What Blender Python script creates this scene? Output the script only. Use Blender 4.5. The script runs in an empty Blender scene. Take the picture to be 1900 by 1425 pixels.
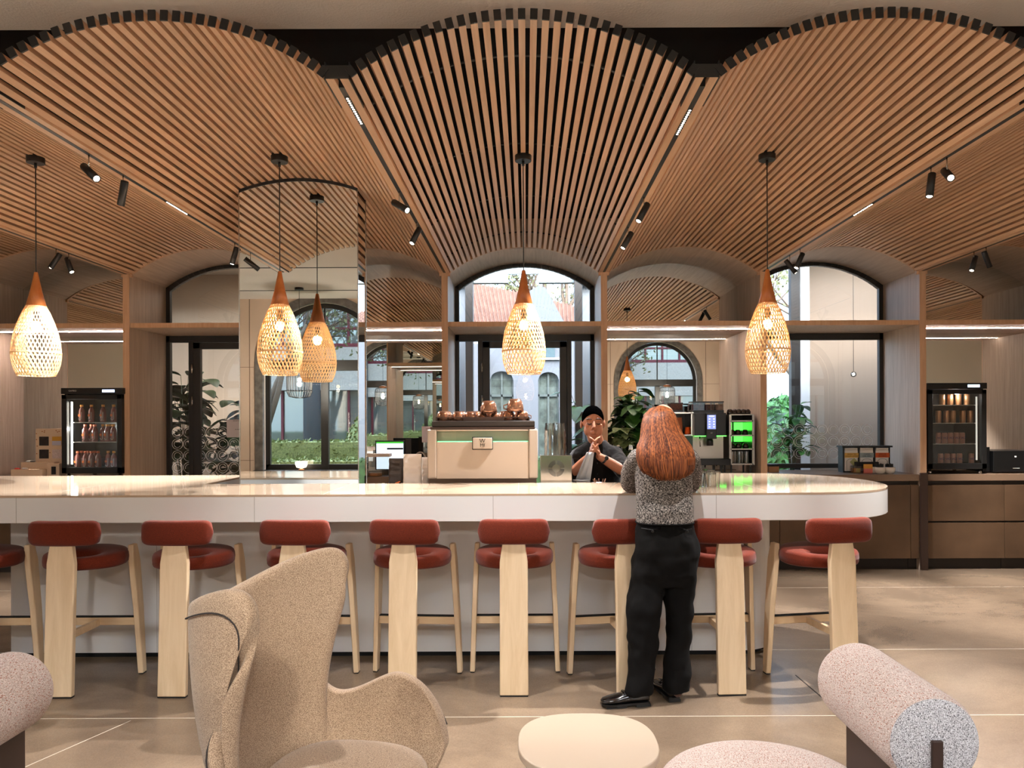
import bpy, bmesh, math, random
from mathutils import Vector, Matrix
R = random.Random(7)
sc = bpy.context.scene
C = sc.collection
# ------------------------------------------------------------------ camera
F = 1400.0; CX = 976.0; CY = 778.0; H = 1.55; ROLL = 0.0040
cd = bpy.data.cameras.new('camera'); cam = bpy.data.objects.new('camera', cd); C.objects.link(cam)
cd.sensor_width = 36.0; cd.lens = 36.0 * F / 1900.0
cd.shift_x = (950.0 - CX) / 1900.0; cd.shift_y = (CY - 712.5) / 1900.0
cd.clip_start = 0.02; cd.clip_end = 300
cam.location = (0, 0, H); cam.rotation_euler = (math.pi / 2, 0, 0)
cam.rotation_euler = (Matrix.Rotation(math.pi / 2, 3, 'X') @ Matrix.Rotation(-ROLL, 3, 'Z')).to_euler()
sc.camera = cam
def W(px, py, D):
    dx = px - CX; dy = py - CY
    ux = dx - ROLL * dy; uy = dy + ROLL * dx
    return Vector((ux * D / F, D, H - uy * D / F))
# ------------------------------------------------------------------ world, exposure
sc.view_settings.view_transform = 'Standard'
sc.view_settings.look = 'None'
sc.view_settings.gamma = 1.0
sc.view_settings.use_curve_mapping = False
sc.view_settings.use_white_balance = True
sc.view_settings.white_balance_temperature = 5850
sc.view_settings.exposure = 0.5
cy = sc.cycles
cy.use_denoising = True
cy.max_bounces = 10; cy.diffuse_bounces = 6; cy.glossy_bounces = 6; cy.transmission_bounces = 6
cy.transparent_max_bounces = 16
cy.caustics_reflective = False; cy.caustics_refractive = False
cy.sample_clamp_indirect = 6.0; cy.sample_clamp_direct = 0
w = bpy.data.worlds.new('World'); sc.world = w; w.use_nodes = True
nt = w.node_tree; nt.nodes.clear()
wo = nt.nodes.new('ShaderNodeOutputWorld'); bg = nt.nodes.new('ShaderNodeBackground')
sky = nt.nodes.new('ShaderNodeTexSky'); sky.sky_type = 'NISHITA'; sky.sun_disc = False
sky.sun_elevation = math.radians(36); sky.sun_rotation = math.radians(170); sky.air_density = 1.0; sky.dust_density = 3.0
mx = nt.nodes.new('ShaderNodeMix'); mx.data_type = 'RGBA'; mx.inputs[0].default_value = 0.85
mx.inputs[7].default_value = (0.80, 0.91, 1.05, 1)
nt.links.new(sky.outputs[0], mx.inputs[6]); nt.links.new(mx.outputs[2], bg.inputs[0]); nt.links.new(bg.outputs[0], wo.inputs[0])
bg.inputs[1].default_value = 10
# brighter sky towards the south (behind the camera), calmer to the north
wt_ = nt.nodes.new('ShaderNodeTexCoord'); ws_ = nt.nodes.new('ShaderNodeSeparateXYZ'); wm_ = nt.nodes.new('ShaderNodeMapRange')
wm_.inputs[1].default_value = -0.5; wm_.inputs[2].default_value = 0.5; wm_.inputs[3].default_value = 6.0; wm_.inputs[4].default_value = 2.0
nt.links.new(wt_.outputs['Generated'], ws_.inputs[0]); nt.links.new(ws_.outputs[1], wm_.inputs[0]); nt.links.new(wm_.outputs[0], bg.inputs[1])
def light(name, kind, loc, energy, color=(1, 1, 1), rot=(0, 0, 0), **kw):
    d = bpy.data.lights.new(name, kind); o = bpy.data.objects.new(name, d); C.objects.link(o)
    o.location = loc; o.rotation_euler = rot; d.energy = energy; d.color = color
    for k, v in kw.items(): setattr(d, k, v)
    return o
def aim(o, target):
    o.rotation_euler = (Vector(target) - Vector(o.location)).to_track_quat('-Z', 'Y').to_euler()
SUN = light('sun', 'SUN', (2, -8, 8), 0.8, (1.0, 0.86, 0.68)); SUN.data.angle = math.radians(0.6)
aim(SUN, (2 - 0.10 * 10, -8 + 10 * 0.84, 8 - 10 * 0.553))
# window portals (daylight enters the room through these openings)
WXS = [-6.1, -3.05, 0.0, 3.05, 6.1]
for k, wx in enumerate(WXS):
    p = light('window_daylight', 'AREA', (wx, -0.38, 2.05), 1, shape='RECTANGLE', size=1.8, size_y=2.5)
    p.rotation_euler = (math.pi / 2, 0, math.pi); p.data.cycles.is_portal = True
# ------------------------------------------------------------------ helpers
def lin(c):
    return tuple(((v / 255.0) / 12.92 if v / 255.0 <= 0.04045 else ((v / 255.0 + 0.055) / 1.055) ** 2.4) for v in c)
class MB:
    def __init__(s): s.v = []; s.f = []; s.sm = []
    def add(s, vs, fs, smooth=False):
        b = len(s.v); s.v += [tuple(p) for p in vs]; s.f += [tuple(i + b for i in f) for f in fs]; s.sm += [smooth] * len(fs); return s
    def box(s, x0, x1, y0, y1, z0, z1):
        vs = [(x0, y0, z0), (x1, y0, z0), (x1, y1, z0), (x0, y1, z0), (x0, y0, z1), (x1, y0, z1), (x1, y1, z1), (x0, y1, z1)]
        return s.add(vs, [(0, 3, 2, 1), (4, 5, 6, 7), (0, 1, 5, 4), (1, 2, 6, 5), (2, 3, 7, 6), (3, 0, 4, 7)])
    def obox(s, c, ax, ay, az, hx, hy, hz):
        c = Vector(c); ax = Vector(ax).normalized() * hx; ay = Vector(ay).normalized() * hy; az = Vector(az).normalized() * hz
        vs = [c - ax - ay - az, c + ax - ay - az, c + ax + ay - az, c - ax + ay - az, c - ax - ay + az, c + ax - ay + az, c + ax + ay + az, c - ax + ay + az]
        return s.add(vs, [(0, 3, 2, 1), (4, 5, 6, 7), (0, 1, 5, 4), (1, 2, 6, 5), (2, 3, 7, 6), (3, 0, 4, 7)])
    def prism(s, pts, h0, h1, ax='z', smooth=False):
        n = len(pts)
        def P(a, b, h): return (a, b, h) if ax == 'z' else ((a, h, b) if ax == 'y' else (h, a, b))
        vs = [P(a, b, h0) for a, b in pts] + [P(a, b, h1) for a, b in pts]
        b0 = len(s.v); s.v += vs
        sides = [(b0 + i, b0 + (i + 1) % n, b0 + n + (i + 1) % n, b0 + n + i) for i in range(n)]
        s.f += sides; s.sm += [smooth] * n
        s.f += [tuple(b0 + i for i in range(n))[::-1], tuple(b0 + n + i for i in range(n))]; s.sm += [False, False]
        return s
    def frame(s):
        return s
    def lathe(s, prof, c=(0, 0, 0), n=24, smooth=True, cap=True, sx=1, sy=1):
        vs = []; fs = []
        for r, z in prof:
            for k in range(n):
                a = 2 * math.pi * k / n; vs.append((c[0] + r * sx * math.cos(a), c[1] + r * sy * math.sin(a), c[2] + z))
        for i in range(len(prof) - 1):
            for k in range(n):
                k2 = (k + 1) % n; fs.append((i * n + k, i * n + k2, (i + 1) * n + k2, (i + 1) * n + k))
        s.add(vs, fs, smooth)
        if cap:
            b = len(s.v) - len(vs)
            s.f += [tuple(b + k for k in range(n))[::-1], tuple(b + (len(prof) - 1) * n + k for k in range(n))]; s.sm += [False, False]
        return s
    def tube(s, pts, r, n=8, smooth=True, closed=False, ry=None, up=(0, 0, 1)):
        pts = [Vector(p) for p in pts]; N = len(pts); rr = r if isinstance(r, (list, tuple)) else [r] * N
        ryy = rr if ry is None else (ry if isinstance(ry, (list, tuple)) else [ry] * N)
        vs = []; fs = []; prev = None
        for i, p in enumerate(pts):
            if closed: t = pts[(i + 1) % N] - pts[i - 1]
            else: t = pts[min(i + 1, N - 1)] - pts[max(i - 1, 0)]
            t.normalize()
            if prev is None:
                u = Vector(up)
                if abs(t.dot(u)) > 0.95: u = Vector((1, 0, 0)) if abs(t.x) < 0.9 else Vector((0, 1, 0))
                nn = (u - t * u.dot(t)).normalized()
            else:
                nn = (prev - t * prev.dot(t)).normalized()
            prev = nn; bb = t.cross(nn)
            for k in range(n):
                a = 2 * math.pi * (k + 0.5) / n
                vs.append(p + nn * (math.cos(a) * ryy[i]) + bb * (math.sin(a) * rr[i]))
        M = N if closed else N - 1
        for i in range(M):
            j = (i + 1) % N
            for k in range(n):
                k2 = (k + 1) % n; fs.append((i * n + k, i * n + k2, j * n + k2, j * n + k))
        s.add(vs, fs, smooth)
        if not closed:
            b = len(s.v) - len(vs)
            s.f += [tuple(b + k for k in range(n))[::-1], tuple(b + (N - 1) * n + k for k in range(n))]; s.sm += [False, False]
        return s
    def grid(s, fn, nu, nv, smooth=True, flip=False, cu=False):
        vs = [fn(i / nu, j / nv) for i in range(nu + (0 if cu else 1)) for j in range(nv + 1)]
        fs = []
        MU = nu if cu else nu + 1
        for i in range(nu):
            i2 = (i + 1) % MU
            for j in range(nv):
                q = (i * (nv + 1) + j, i2 * (nv + 1) + j, i2 * (nv + 1) + j + 1, i * (nv + 1) + j + 1)
                fs.append(q[::-1] if flip else q)
        return s.add(vs, fs, smooth)
    def ball(s, c, r, n=12, m=8, sc_=(1, 1, 1)):
        prof = [(math.sin(math.pi * i / m), -math.cos(math.pi * i / m)) for i in range(m + 1)]
        prof[0] = (0.02, -1); prof[-1] = (0.02, 1)
        vs = []; fs = []
        for rr, z in prof:
            for k in range(n):
                a = 2 * math.pi * k / n; vs.append((c[0] + r * sc_[0] * rr * math.cos(a), c[1] + r * sc_[1] * rr * math.sin(a), c[2] + r * sc_[2] * z))
        for i in range(m):
            for k in range(n):
                k2 = (k + 1) % n; fs.append((i * n + k, i * n + k2, (i + 1) * n + k2, (i + 1) * n + k))
        s.add(vs, fs, True); b = len(s.v) - len(vs)
        s.f += [tuple(b + k for k in range(n))[::-1], tuple(b + m * n + k for k in range(n))]; s.sm += [True, True]
        return s
    def build(s, name, mat, parent=None, bevel=0, bseg=2, sub=0, smooth=False, remesh=0, smooth_it=0, solid=0, loc=None, fix=True):
        me = bpy.data.meshes.new(name); me.from_pydata(s.v, [], s.f); me.update()
        if fix:
            bm = bmesh.new(); bm.from_mesh(me); bmesh.ops.recalc_face_normals(bm, faces=bm.faces)
            bm.to_mesh(me); bm.free()
        me.polygons.foreach_set('use_smooth', [bool(x) or smooth for x in s.sm])
        o = bpy.data.objects.new(name, me); C.objects.link(o)
        if mat: me.materials.append(mat)
        if parent: o.parent = parent
        if loc: o.location = loc
        if solid:
            m = o.modifiers.new('solidify', 'SOLIDIFY'); m.thickness = solid; m.offset = 0
        if remesh:
            m = o.modifiers.new('remesh', 'REMESH'); m.mode = 'VOXEL'; m.voxel_size = remesh; m.use_smooth_shade = True
        if smooth_it:
            m = o.modifiers.new('smooth', 'SMOOTH'); m.iterations = smooth_it; m.factor = 0.5
        if bevel:
            m = o.modifiers.new('bevel', 'BEVEL'); m.width = bevel; m.segments = bseg; m.limit_method = 'ANGLE'; m.angle_limit = math.radians(40)
            m.harden_normals = False
            me.polygons.foreach_set('use_smooth', [True] * len(me.polygons))
            m2 = o.modifiers.new('wn', 'WEIGHTED_NORMAL'); m2.keep_sharp = False; m2.weight = 100
        if sub:
            m = o.modifiers.new('sub', 'SUBSURF'); m.levels = sub; m.render_levels = sub
            me.polygons.foreach_set('use_smooth', [True] * len(me.polygons))
        return o
def tag(o, label, cat, group=None, kind=None):
    o['label'] = label
    if cat: o['category'] = cat
    if group: o['group'] = group
    if kind: o['kind'] = kind
    return o
def T(name, label, cat, loc=(0, 0, 0), rz=0, group=None):
    o = bpy.data.objects.new(name, None); C.objects.link(o); o.empty_display_size = 0.1
    o.location = loc; o.rotation_euler = (0, 0, rz)
    return tag(o, label, cat, group)
def ST(o, label=None):
    o['kind'] = 'structure'
    if label: o['label'] = label
    return o
KIDS = {}
def kids(o): return [c for c in bpy.data.objects if c.parent == o]
def dup(src, loc, label, rz=None, group=None, scale=None):
    tree = {}
    for c in bpy.data.objects:
        if c.parent: tree.setdefault(c.parent.name, []).append(c)
    def cp(o, parent):
        c = o.copy(); C.objects.link(c)
        if parent: c.parent = parent
        for ch in tree.get(o.name, []): cp(ch, c)
        return c
    r = cp(src, None); r.location = loc; r['label'] = label
    if rz is not None: r.rotation_euler = (0, 0, rz)
    if scale: r.scale = scale
    if group: r['group'] = group
    return r
# ------------------------------------------------------------------ materials
def newmat(name):
    m = bpy.data.materials.new(name); m.use_nodes = True
    n = m.node_tree.nodes; return m, n, m.node_tree.links, n['Principled BSDF']
def mat(name, col, rough=0.5, metal=0.0, var=0.0, vscale=8, bump=0.0, bscale=60, emit=None, es=0, trans=0, ior=1.45, coat=0, spec=0.5, sheen=0, alpha=1):
    m, n, l, b = newmat(name); c = lin(col) + (1,)
    b.inputs['Base Color'].default_value = c; b.inputs['Roughness'].default_value = rough; b.inputs['Metallic'].default_value = metal
    b.inputs['Specular IOR Level'].default_value = spec
    b.inputs['IOR'].default_value = ior
    if coat: b.inputs['Coat Weight'].default_value = coat; b.inputs['Coat Roughness'].default_value = 0.05
    if trans: b.inputs['Transmission Weight'].default_value = trans
    if sheen: b.inputs['Sheen Weight'].default_value = sheen
    if emit: b.inputs['Emission Color'].default_value = lin(emit) + (1,); b.inputs['Emission Strength'].default_value = es
    if var or bump:
        tc = n.new('ShaderNodeTexCoord')
    if var:
        no = n.new('ShaderNodeTexNoise'); no.inputs['Scale'].default_value = vscale; no.inputs['Detail'].default_value = 6
        l.new(tc.outputs['Object'], no.inputs['Vector'])
        cr = n.new('ShaderNodeValToRGB'); cr.color_ramp.elements[0].position = 0.3; cr.color_ramp.elements[1].position = 0.7
        cr.color_ramp.elements[0].color = tuple(v * (1 - var) for v in c[:3]) + (1,); cr.color_ramp.elements[1].color = tuple(min(1, v * (1 + var)) for v in c[:3]) + (1,)
        l.new(no.outputs['Fac'], cr.inputs[0]); l.new(cr.outputs[0], b.inputs['Base Color'])
    if bump:
        nb = n.new('ShaderNodeTexNoise'); nb.inputs['Scale'].default_value = bscale; nb.inputs['Detail'].default_value = 3
        l.new(tc.outputs['Object'], nb.inputs['Vector'])
        bp = n.new('ShaderNodeBump'); bp.inputs['Strength'].default_value = bump; bp.inputs['Distance'].default_value = 0.01
        l.new(nb.outputs['Fac'], bp.inputs['Height']); l.new(bp.outputs[0], b.inputs['Normal'])
    return m
def wood(name, c1, c2, stretch, rough=0.45, fine=1.0, coat=0):
    m, n, l, b = newmat(name)
    tc = n.new('ShaderNodeTexCoord'); mp = n.new('ShaderNodeMapping'); mp.inputs['Scale'].default_value = stretch
    oi = n.new('ShaderNodeObjectInfo'); ad = n.new('ShaderNodeVectorMath'); ad.operation = 'ADD'
    ge = n.new('ShaderNodeNewGeometry'); co = n.new('ShaderNodeCombineXYZ')
    l.new(tc.outputs['Object'], mp.inputs['Vector']); l.new(mp.outputs[0], ad.inputs[0])
    rs = n.new('ShaderNodeMath'); rs.operation = 'MULTIPLY'; rs.inputs[1].default_value = 37.0
    sm_ = n.new('ShaderNodeMath'); sm_.operation = 'ADD'
    l.new(ge.outputs['Random Per Island'], sm_.inputs[0]); l.new(oi.outputs['Random'], sm_.inputs[1]); l.new(sm_.outputs[0], rs.inputs[0])
    l.new(rs.outputs[0], co.inputs[0]); l.new(rs.outputs[0], co.inputs[1]); l.new(rs.outputs[0], co.inputs[2]); l.new(co.outputs[0], ad.inputs[1])
    n1 = n.new('ShaderNodeTexNoise'); n1.inputs['Scale'].default_value = 1.0; n1.inputs['Detail'].default_value = 8; n1.inputs['Roughness'].default_value = 0.65; n1.inputs['Distortion'].default_value = 0.6
    l.new(ad.outputs[0], n1.inputs['Vector'])
    cr = n.new('ShaderNodeValToRGB'); cr.color_ramp.elements[0].position = 0.32; cr.color_ramp.elements[1].position = 0.68
    cr.color_ramp.elements[0].color = lin(c1) + (1,); cr.color_ramp.elements[1].color = lin(c2) + (1,)
    l.new(n1.outputs['Fac'], cr.inputs[0])
    hs = n.new('ShaderNodeHueSaturation'); mr = n.new('ShaderNodeMapRange'); mr.inputs[3].default_value = 0.88; mr.inputs[4].default_value = 1.1
    l.new(ge.outputs['Random Per Island'], mr.inputs[0]); l.new(mr.outputs[0], hs.inputs['Value']); l.new(cr.outputs[0], hs.inputs['Color'])
    l.new(hs.outputs[0], b.inputs['Base Color']); b.inputs['Roughness'].default_value = rough
    bp = n.new('ShaderNodeBump'); bp.inputs['Strength'].default_value = 0.12; bp.inputs['Distance'].default_value = 0.003
    l.new(n1.outputs['Fac'], bp.inputs['Height']); l.new(bp.outputs[0], b.inputs['Normal'])
    if coat: b.inputs['Coat Weight'].default_value = coat
    return m
def fabric(name, c1, c2, scale=320, rough=0.95, stretch=(1, 1, 1), c3=None, bump=0.5, big=0.0):
    m, n, l, b = newmat(name)
    tc = n.new('ShaderNodeTexCoord'); mp = n.new('ShaderNodeMapping'); mp.inputs['Scale'].default_value = stretch
    l.new(tc.outputs['Object'], mp.inputs['Vector'])
    n1 = n.new('ShaderNodeTexNoise'); n1.inputs['Scale'].default_value = scale; n1.inputs['Detail'].default_value = 2
    l.new(mp.outputs[0], n1.inputs['Vector'])
    cr = n.new('ShaderNodeValToRGB'); cr.color_ramp.elements[0].position = 0.38; cr.color_ramp.elements[1].position = 0.62
    cr.color_ramp.elements[0].color = lin(c1) + (1,); cr.color_ramp.elements[1].color = lin(c2) + (1,)
    l.new(n1.outputs['Fac'], cr.inputs[0]); out = cr.outputs[0]
    if c3:
        n2 = n.new('ShaderNodeTexVoronoi'); n2.inputs['Scale'].default_value = scale * 0.35
        l.new(mp.outputs[0], n2.inputs['Vector'])
        c_ = n.new('ShaderNodeValToRGB'); c_.color_ramp.elements[0].position = 0.16; c_.color_ramp.elements[0].color = (1, 1, 1, 1); c_.color_ramp.elements[1].position = 0.3; c_.color_ramp.elements[1].color = (0, 0, 0, 1)
        l.new(n2.outputs['Distance'], c_.inputs[0]); mm = n.new('ShaderNodeMix'); mm.data_type = 'RGBA'
        l.new(c_.outputs[0], mm.inputs[0]); l.new(out, mm.inputs[6]); mm.inputs[7].default_value = lin(c3) + (1,); out = mm.outputs[2]
    l.new(out, b.inputs['Base Color']); b.inputs['Roughness'].default_value = rough
    b.inputs['Specular IOR Level'].default_value = 0.15; b.inputs['Sheen Weight'].default_value = 0.15
    bp = n.new('ShaderNodeBump'); bp.inputs['Strength'].default_value = bump; bp.inputs['Distance'].default_value = 0.002
    l.new(n1.outputs['Fac'], bp.inputs['Height']); l.new(bp.outputs[0], b.inputs['Normal'])
    return m
def thin_glass(name, tint=(255, 255, 255), refl=0.08, dirt=0.0):
    m, n, l, b = newmat(name); n.remove(b); out = n['Material Output']
    tr = n.new('ShaderNodeBsdfTransparent'); tr.inputs[0].default_value = lin(tint) + (1,)
    gl = n.new('ShaderNodeBsdfGlossy'); gl.inputs['Roughness'].default_value = 0.0; gl.inputs[0].default_value = (1, 1, 1, 1)
    fr = n.new('ShaderNodeFresnel'); fr.inputs[0].default_value = 1.5
    ad = n.new('ShaderNodeMath'); ad.operation = 'ADD'; ad.inputs[1].default_value = refl; ad.use_clamp = True
    mx_ = n.new('ShaderNodeMixShader'); l.new(fr.outputs[0], ad.inputs[0]); l.new(ad.outputs[0], mx_.inputs[0])
    l.new(tr.outputs[0], mx_.inputs[1]); l.new(gl.outputs[0], mx_.inputs[2]); l.new(mx_.outputs[0], out.inputs[0])
    return m
def emis(name, col, s):
    m, n, l, b = newmat(name); n.remove(b); e = n.new('ShaderNodeEmission'); e.inputs[0].default_value = lin(col) + (1,); e.inputs[1].default_value = s
    l.new(e.outputs[0], n['Material Output'].inputs[0]); return m
M = {}
M['slat'] = wood('oak_slat', (196, 156, 120), (218, 182, 146), (28, 1.2, 28), 0.42)
M['alcove'] = wood('pale_oak_veneer', (176, 154, 134), (204, 184, 164), (34, 34, 1.6), 0.5)
M['alcove_h'] = wood('pale_oak_veneer_arch', (176, 154, 134), (204, 184, 164), (34, 1.6, 34), 0.5)
M['edge_oak'] = wood('oak_edging', (192, 152, 116), (210, 174, 138), (30, 3, 3), 0.45)
M['post_oak'] = wood('oak_post', (192, 154, 120), (212, 176, 142), (30, 30, 2), 0.45)
M['ash'] = wood('pale_ash', (212, 184, 144), (232, 208, 172), (16, 16, 1.6), 0.4)
M['ash_h'] = wood('pale_ash_bar', (206, 174, 132), (228, 200, 160), (1.6, 16, 16), 0.4)
M['teak'] = wood('turned_teak', (168, 92, 38), (204, 130, 66), (14, 14, 3), 0.35)
M['black'] = mat('black_metal', (22, 21, 20), 0.42)
M['blackmatte'] = mat('black_paint', (12, 12, 12), 0.85)
M['frame'] = mat('dark_bronze_frame', (38, 35, 32), 0.4)
M['steel'] = mat('brushed_steel', (190, 186, 180), 0.25, 1.0)
M['chrome'] = mat('chrome', (225, 225, 225), 0.08, 1.0)
M['mirror'] = mat('mirror_glass', (238, 240, 236), 0.0, 1.0)
M['plaster'] = mat('white_plaster', (214, 206, 196), 0.9, bump=0.35, bscale=90)
M['pinkwall'] = mat('beige_wall_panel', (214, 190, 168), 0.85)
M['creamwall'] = mat('cream_wall', (216, 206, 188), 0.85)
M['stone'] = mat('grey_stone_reveal', (104, 98, 92), 0.8, var=0.35, vscale=12, bump=0.3, bscale=30)
M['white'] = mat('white_solid_surface', (226, 225, 223), 0.3)
M['glass'] = thin_glass('window_glass', (250, 253, 250), 0.04)
M['gclear'] = thin_glass('clear_glassware', (246, 248, 246), 0.10)
M['etch'] = mat('etched_frosting', (235, 238, 235), 0.6)
M['bronze'] = mat('bronzed_cabinet_front', (96, 74, 54), 0.38, 0.35, var=0.28, vscale=2.2)
M['bronzedark'] = mat('dark_brown_metal', (58, 42, 34), 0.5, 0.2)
M['counter'] = mat('brown_quartz_top', (118, 96, 76), 0.35, var=0.08, vscale=120)
M['plinth'] = mat('dark_plinth', (40, 33, 27), 0.6)
M['led'] = emis('led_strip_light', (255, 228, 208), 200)
M['lens'] = emis('spot_lens', (255, 226, 190), 30); M['white_pier'] = mat('white_pier_paint', (226, 228, 228), .8)
M['bulb'] = emis('warm_bulb', (255, 206, 130), 60)
M['rust'] = fabric('rust_wool', (82, 30, 14), (112, 42, 21), 420, bump=0.25)
M['leaf'] = mat('green_leaf', (58, 104, 40), 0.4, var=0.3, vscale=9)
M['leafdark'] = mat('dark_green_leaf', (44, 62, 30), 0.4, var=0.4, vscale=9)
M['hedge'] = mat('clipped_hedge_green', (116, 126, 78), 0.9, var=0.45, vscale=30, bump=1.0, bscale=30)
M['bark'] = mat('tree_bark', (96, 82, 68), 0.9)
# ================================================================== the room
DW = 7.69; DB = 8.52; PITCH = 1.622; CX0 = -0.012; ZS = 3.045; ZC = 3.305; ZCEIL = 3.375; YS = -0.40
NB = [-4, -3, -2, -1, 0, 1, 2, 3, 4]
def bx_(i): return CX0 + i * PITCH
XL = bx_(-4.5); XR = bx_(4.5)
def floor_mat():
    m, n, l, b = newmat('polished_concrete')
    tc = n.new('ShaderNodeTexCoord')
    n1 = n.new('ShaderNodeTexNoise'); n1.inputs['Scale'].default_value = 0.9; n1.inputs['Detail'].default_value = 9; n1.inputs['Roughness'].default_value = 0.62; n1.inputs['Distortion'].default_value = 0.5
    mp = n.new('ShaderNodeMapping'); mp.inputs['Scale'].default_value = (0.8, 1.25, 1)
    l.new(tc.outputs['Object'], mp.inputs[0]); l.new(mp.outputs[0], n1.inputs['Vector'])
    cr = n.new('ShaderNodeValToRGB'); e = cr.color_ramp.elements; e[0].position = 0.3; e[0].color = lin((94, 79, 64)) + (1,); e[1].position = 0.72; e[1].color = lin((140, 120, 98)) + (1,)
    x = e.new(0.5); x.color = lin((117, 100, 82)) + (1,)
    l.new(n1.outputs['Fac'], cr.inputs[0])
    n2 = n.new('ShaderNodeTexNoise'); n2.inputs['Scale'].default_value = 160; n2.inputs['Detail'].default_value = 2
    l.new(tc.outputs['Object'], n2.inputs['Vector'])
    mx_ = n.new('ShaderNodeMix'); mx_.data_type = 'RGBA'; mx_.blend_type = 'OVERLAY'; mx_.inputs[0].default_value = 0.35
    l.new(cr.outputs[0], mx_.inputs[6]); l.new(n2.outputs['Color'], mx_.inputs[7])
    bw = n.new('ShaderNodeRGBToBW'); l.new(n2.outputs['Color'], bw.inputs[0]); l.new(bw.outputs[0], mx_.inputs[7])
    l.new(mx_.outputs[2], b.inputs['Base Color'])
    mr = n.new('ShaderNodeMapRange'); mr.inputs[3].default_value = 0.22; mr.inputs[4].default_value = 0.26
    l.new(n1.outputs['Fac'], mr.inputs[0]); l.new(mr.outputs[0], b.inputs['Roughness'])
    return m
M['floor'] = floor_mat()
fl = ST(MB().box(XL - 0.1, XR + 0.1, YS, DB + 3.4, -0.1, 0).build('floor', M['floor']), 'polished beige and grey concrete floor')
jl = MB()
for yy in (3.93, 5.05, 6.9, 2.2): jl.box(XL, XR, yy - 0.0025, yy + 0.0025, 0.0, 0.0012)
def strip(mb, a, b_, w, z0, z1):
    a = Vector((a[0], a[1], 0)); b_ = Vector((b_[0], b_[1], 0)); d = (b_ - a).normalized(); nn = Vector((-d.y, d.x, 0)) * w
    mb.prism([((a + nn).x, (a + nn).y), ((b_ + nn).x, (b_ + nn).y), ((b_ - nn).x, (b_ - nn).y), ((a - nn).x, (a - nn).y)], z0, z1)
strip(jl, (-2.05, 3.9), (-2.4, 3.0), 0.002, 0, 0.0012)
jj = jl.build('floor_joint', mat('pale_joint_filler', (196, 182, 164), 0.6), fl)
jd = MB(); strip(jd, (1.62, 4.55), (1.66, 3.6), 0.003, 0, 0.0015); jd.build('floor_joint', M['blackmatte'], fl)
# plaster ceiling over the seating side and black void over the vaults
ST(MB().box(XL, XR, YS, 3.52, ZCEIL, ZCEIL + 0.3).build('ceiling', M['plaster']), 'off-white textured plaster ceiling in front of the vaults')
vd = MB().box(XL, XR, 3.52, DW + 0.1, ZCEIL + 0.22, ZCEIL + 0.30)
ST(vd.build('ceiling', M['blackmatte']), 'black painted void above the slatted vaults')
sl = MB().box(XL, XR, 0.32, 0.35, ZCEIL - 0.004, ZCEIL + 0.01).box(XL, XR, 1.9, 1.93, ZCEIL - 0.004, ZCEIL + 0.01)
ST(sl.build('trim_slot', M['blackmatte']), 'black slot line in the plaster ceiling')
ST(MB().box(XL - 0.1, XL, YS, DB + 0.3, 0, 3.7).build('wall_left', M['creamwall']))
ST(MB().box(XR, XR + 0.1, YS, DB + 0.3, 0, 3.7).build('wall_right', M['creamwall']))
# window wall behind the camera with five round-arched openings
WHW = 0.92; WSP = 2.42; WSILL = 0.80
ws = MB(); xs = sorted([(x - WHW, x + WHW) for x in WXS])
cur = XL
for a, b_ in xs:
    ws.box(cur, a, YS - 0.3, YS, 0, 3.68)
    ws.box(a, b_, YS - 0.3, YS, 0, WSILL)
    cx_ = (a + b_) / 2; n = 20
    for k in range(n):
        t0 = math.pi * (1 - k / n); t1 = math.pi * (1 - (k + 1) / n)
        x0 = cx_ + WHW * math.cos(t0); x1 = cx_ + WHW * math.cos(t1); z0 = WSP + WHW * math.sin(t0); z1 = WSP + WHW * math.sin(t1)
        vs = [(x0, YS - 0.3, z0), (x1, YS - 0.3, z1), (x1, YS - 0.3, 3.68), (x0, YS - 0.3, 3.68), (x0, YS, z0), (x1, YS, z1), (x1, YS, 3.68), (x0, YS, 3.68)]
        ws.add(vs, [(0, 3, 2, 1), (4, 5, 6, 7), (0, 1, 5, 4), (1, 2, 6, 5), (2, 3, 7, 6), (3, 0, 4, 7)])
    cur = b_
ws.box(cur, XR, YS - 0.3, YS, 0, 3.68)
wf = ST(ws.build('wall_front', M['pinkwall']), 'beige panelled wall with arched windows on the seating side')
sm_ = MB()
for x in WXS:
    for s_ in (-1, 1):
        xx = x + s_ * 1.10
        sm_.box(xx - 0.004, xx + 0.004, YS, YS + 0.004, 0, 3.37)
for z in (0.95, 2.35):
    for a, b_ in zip([XL] + [x + WHW + 0.12 for x in WXS], [x - WHW - 0.12 for x in WXS] + [XR]): sm_.box(a, b_, YS, YS + 0.004, z - 0.003, z + 0.003)
sm_.build('panel_seam', mat('wall_seam_dark', (120, 100, 86), 0.9), wf)  # panel seams drawn as thin strips darker than the wall
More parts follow.
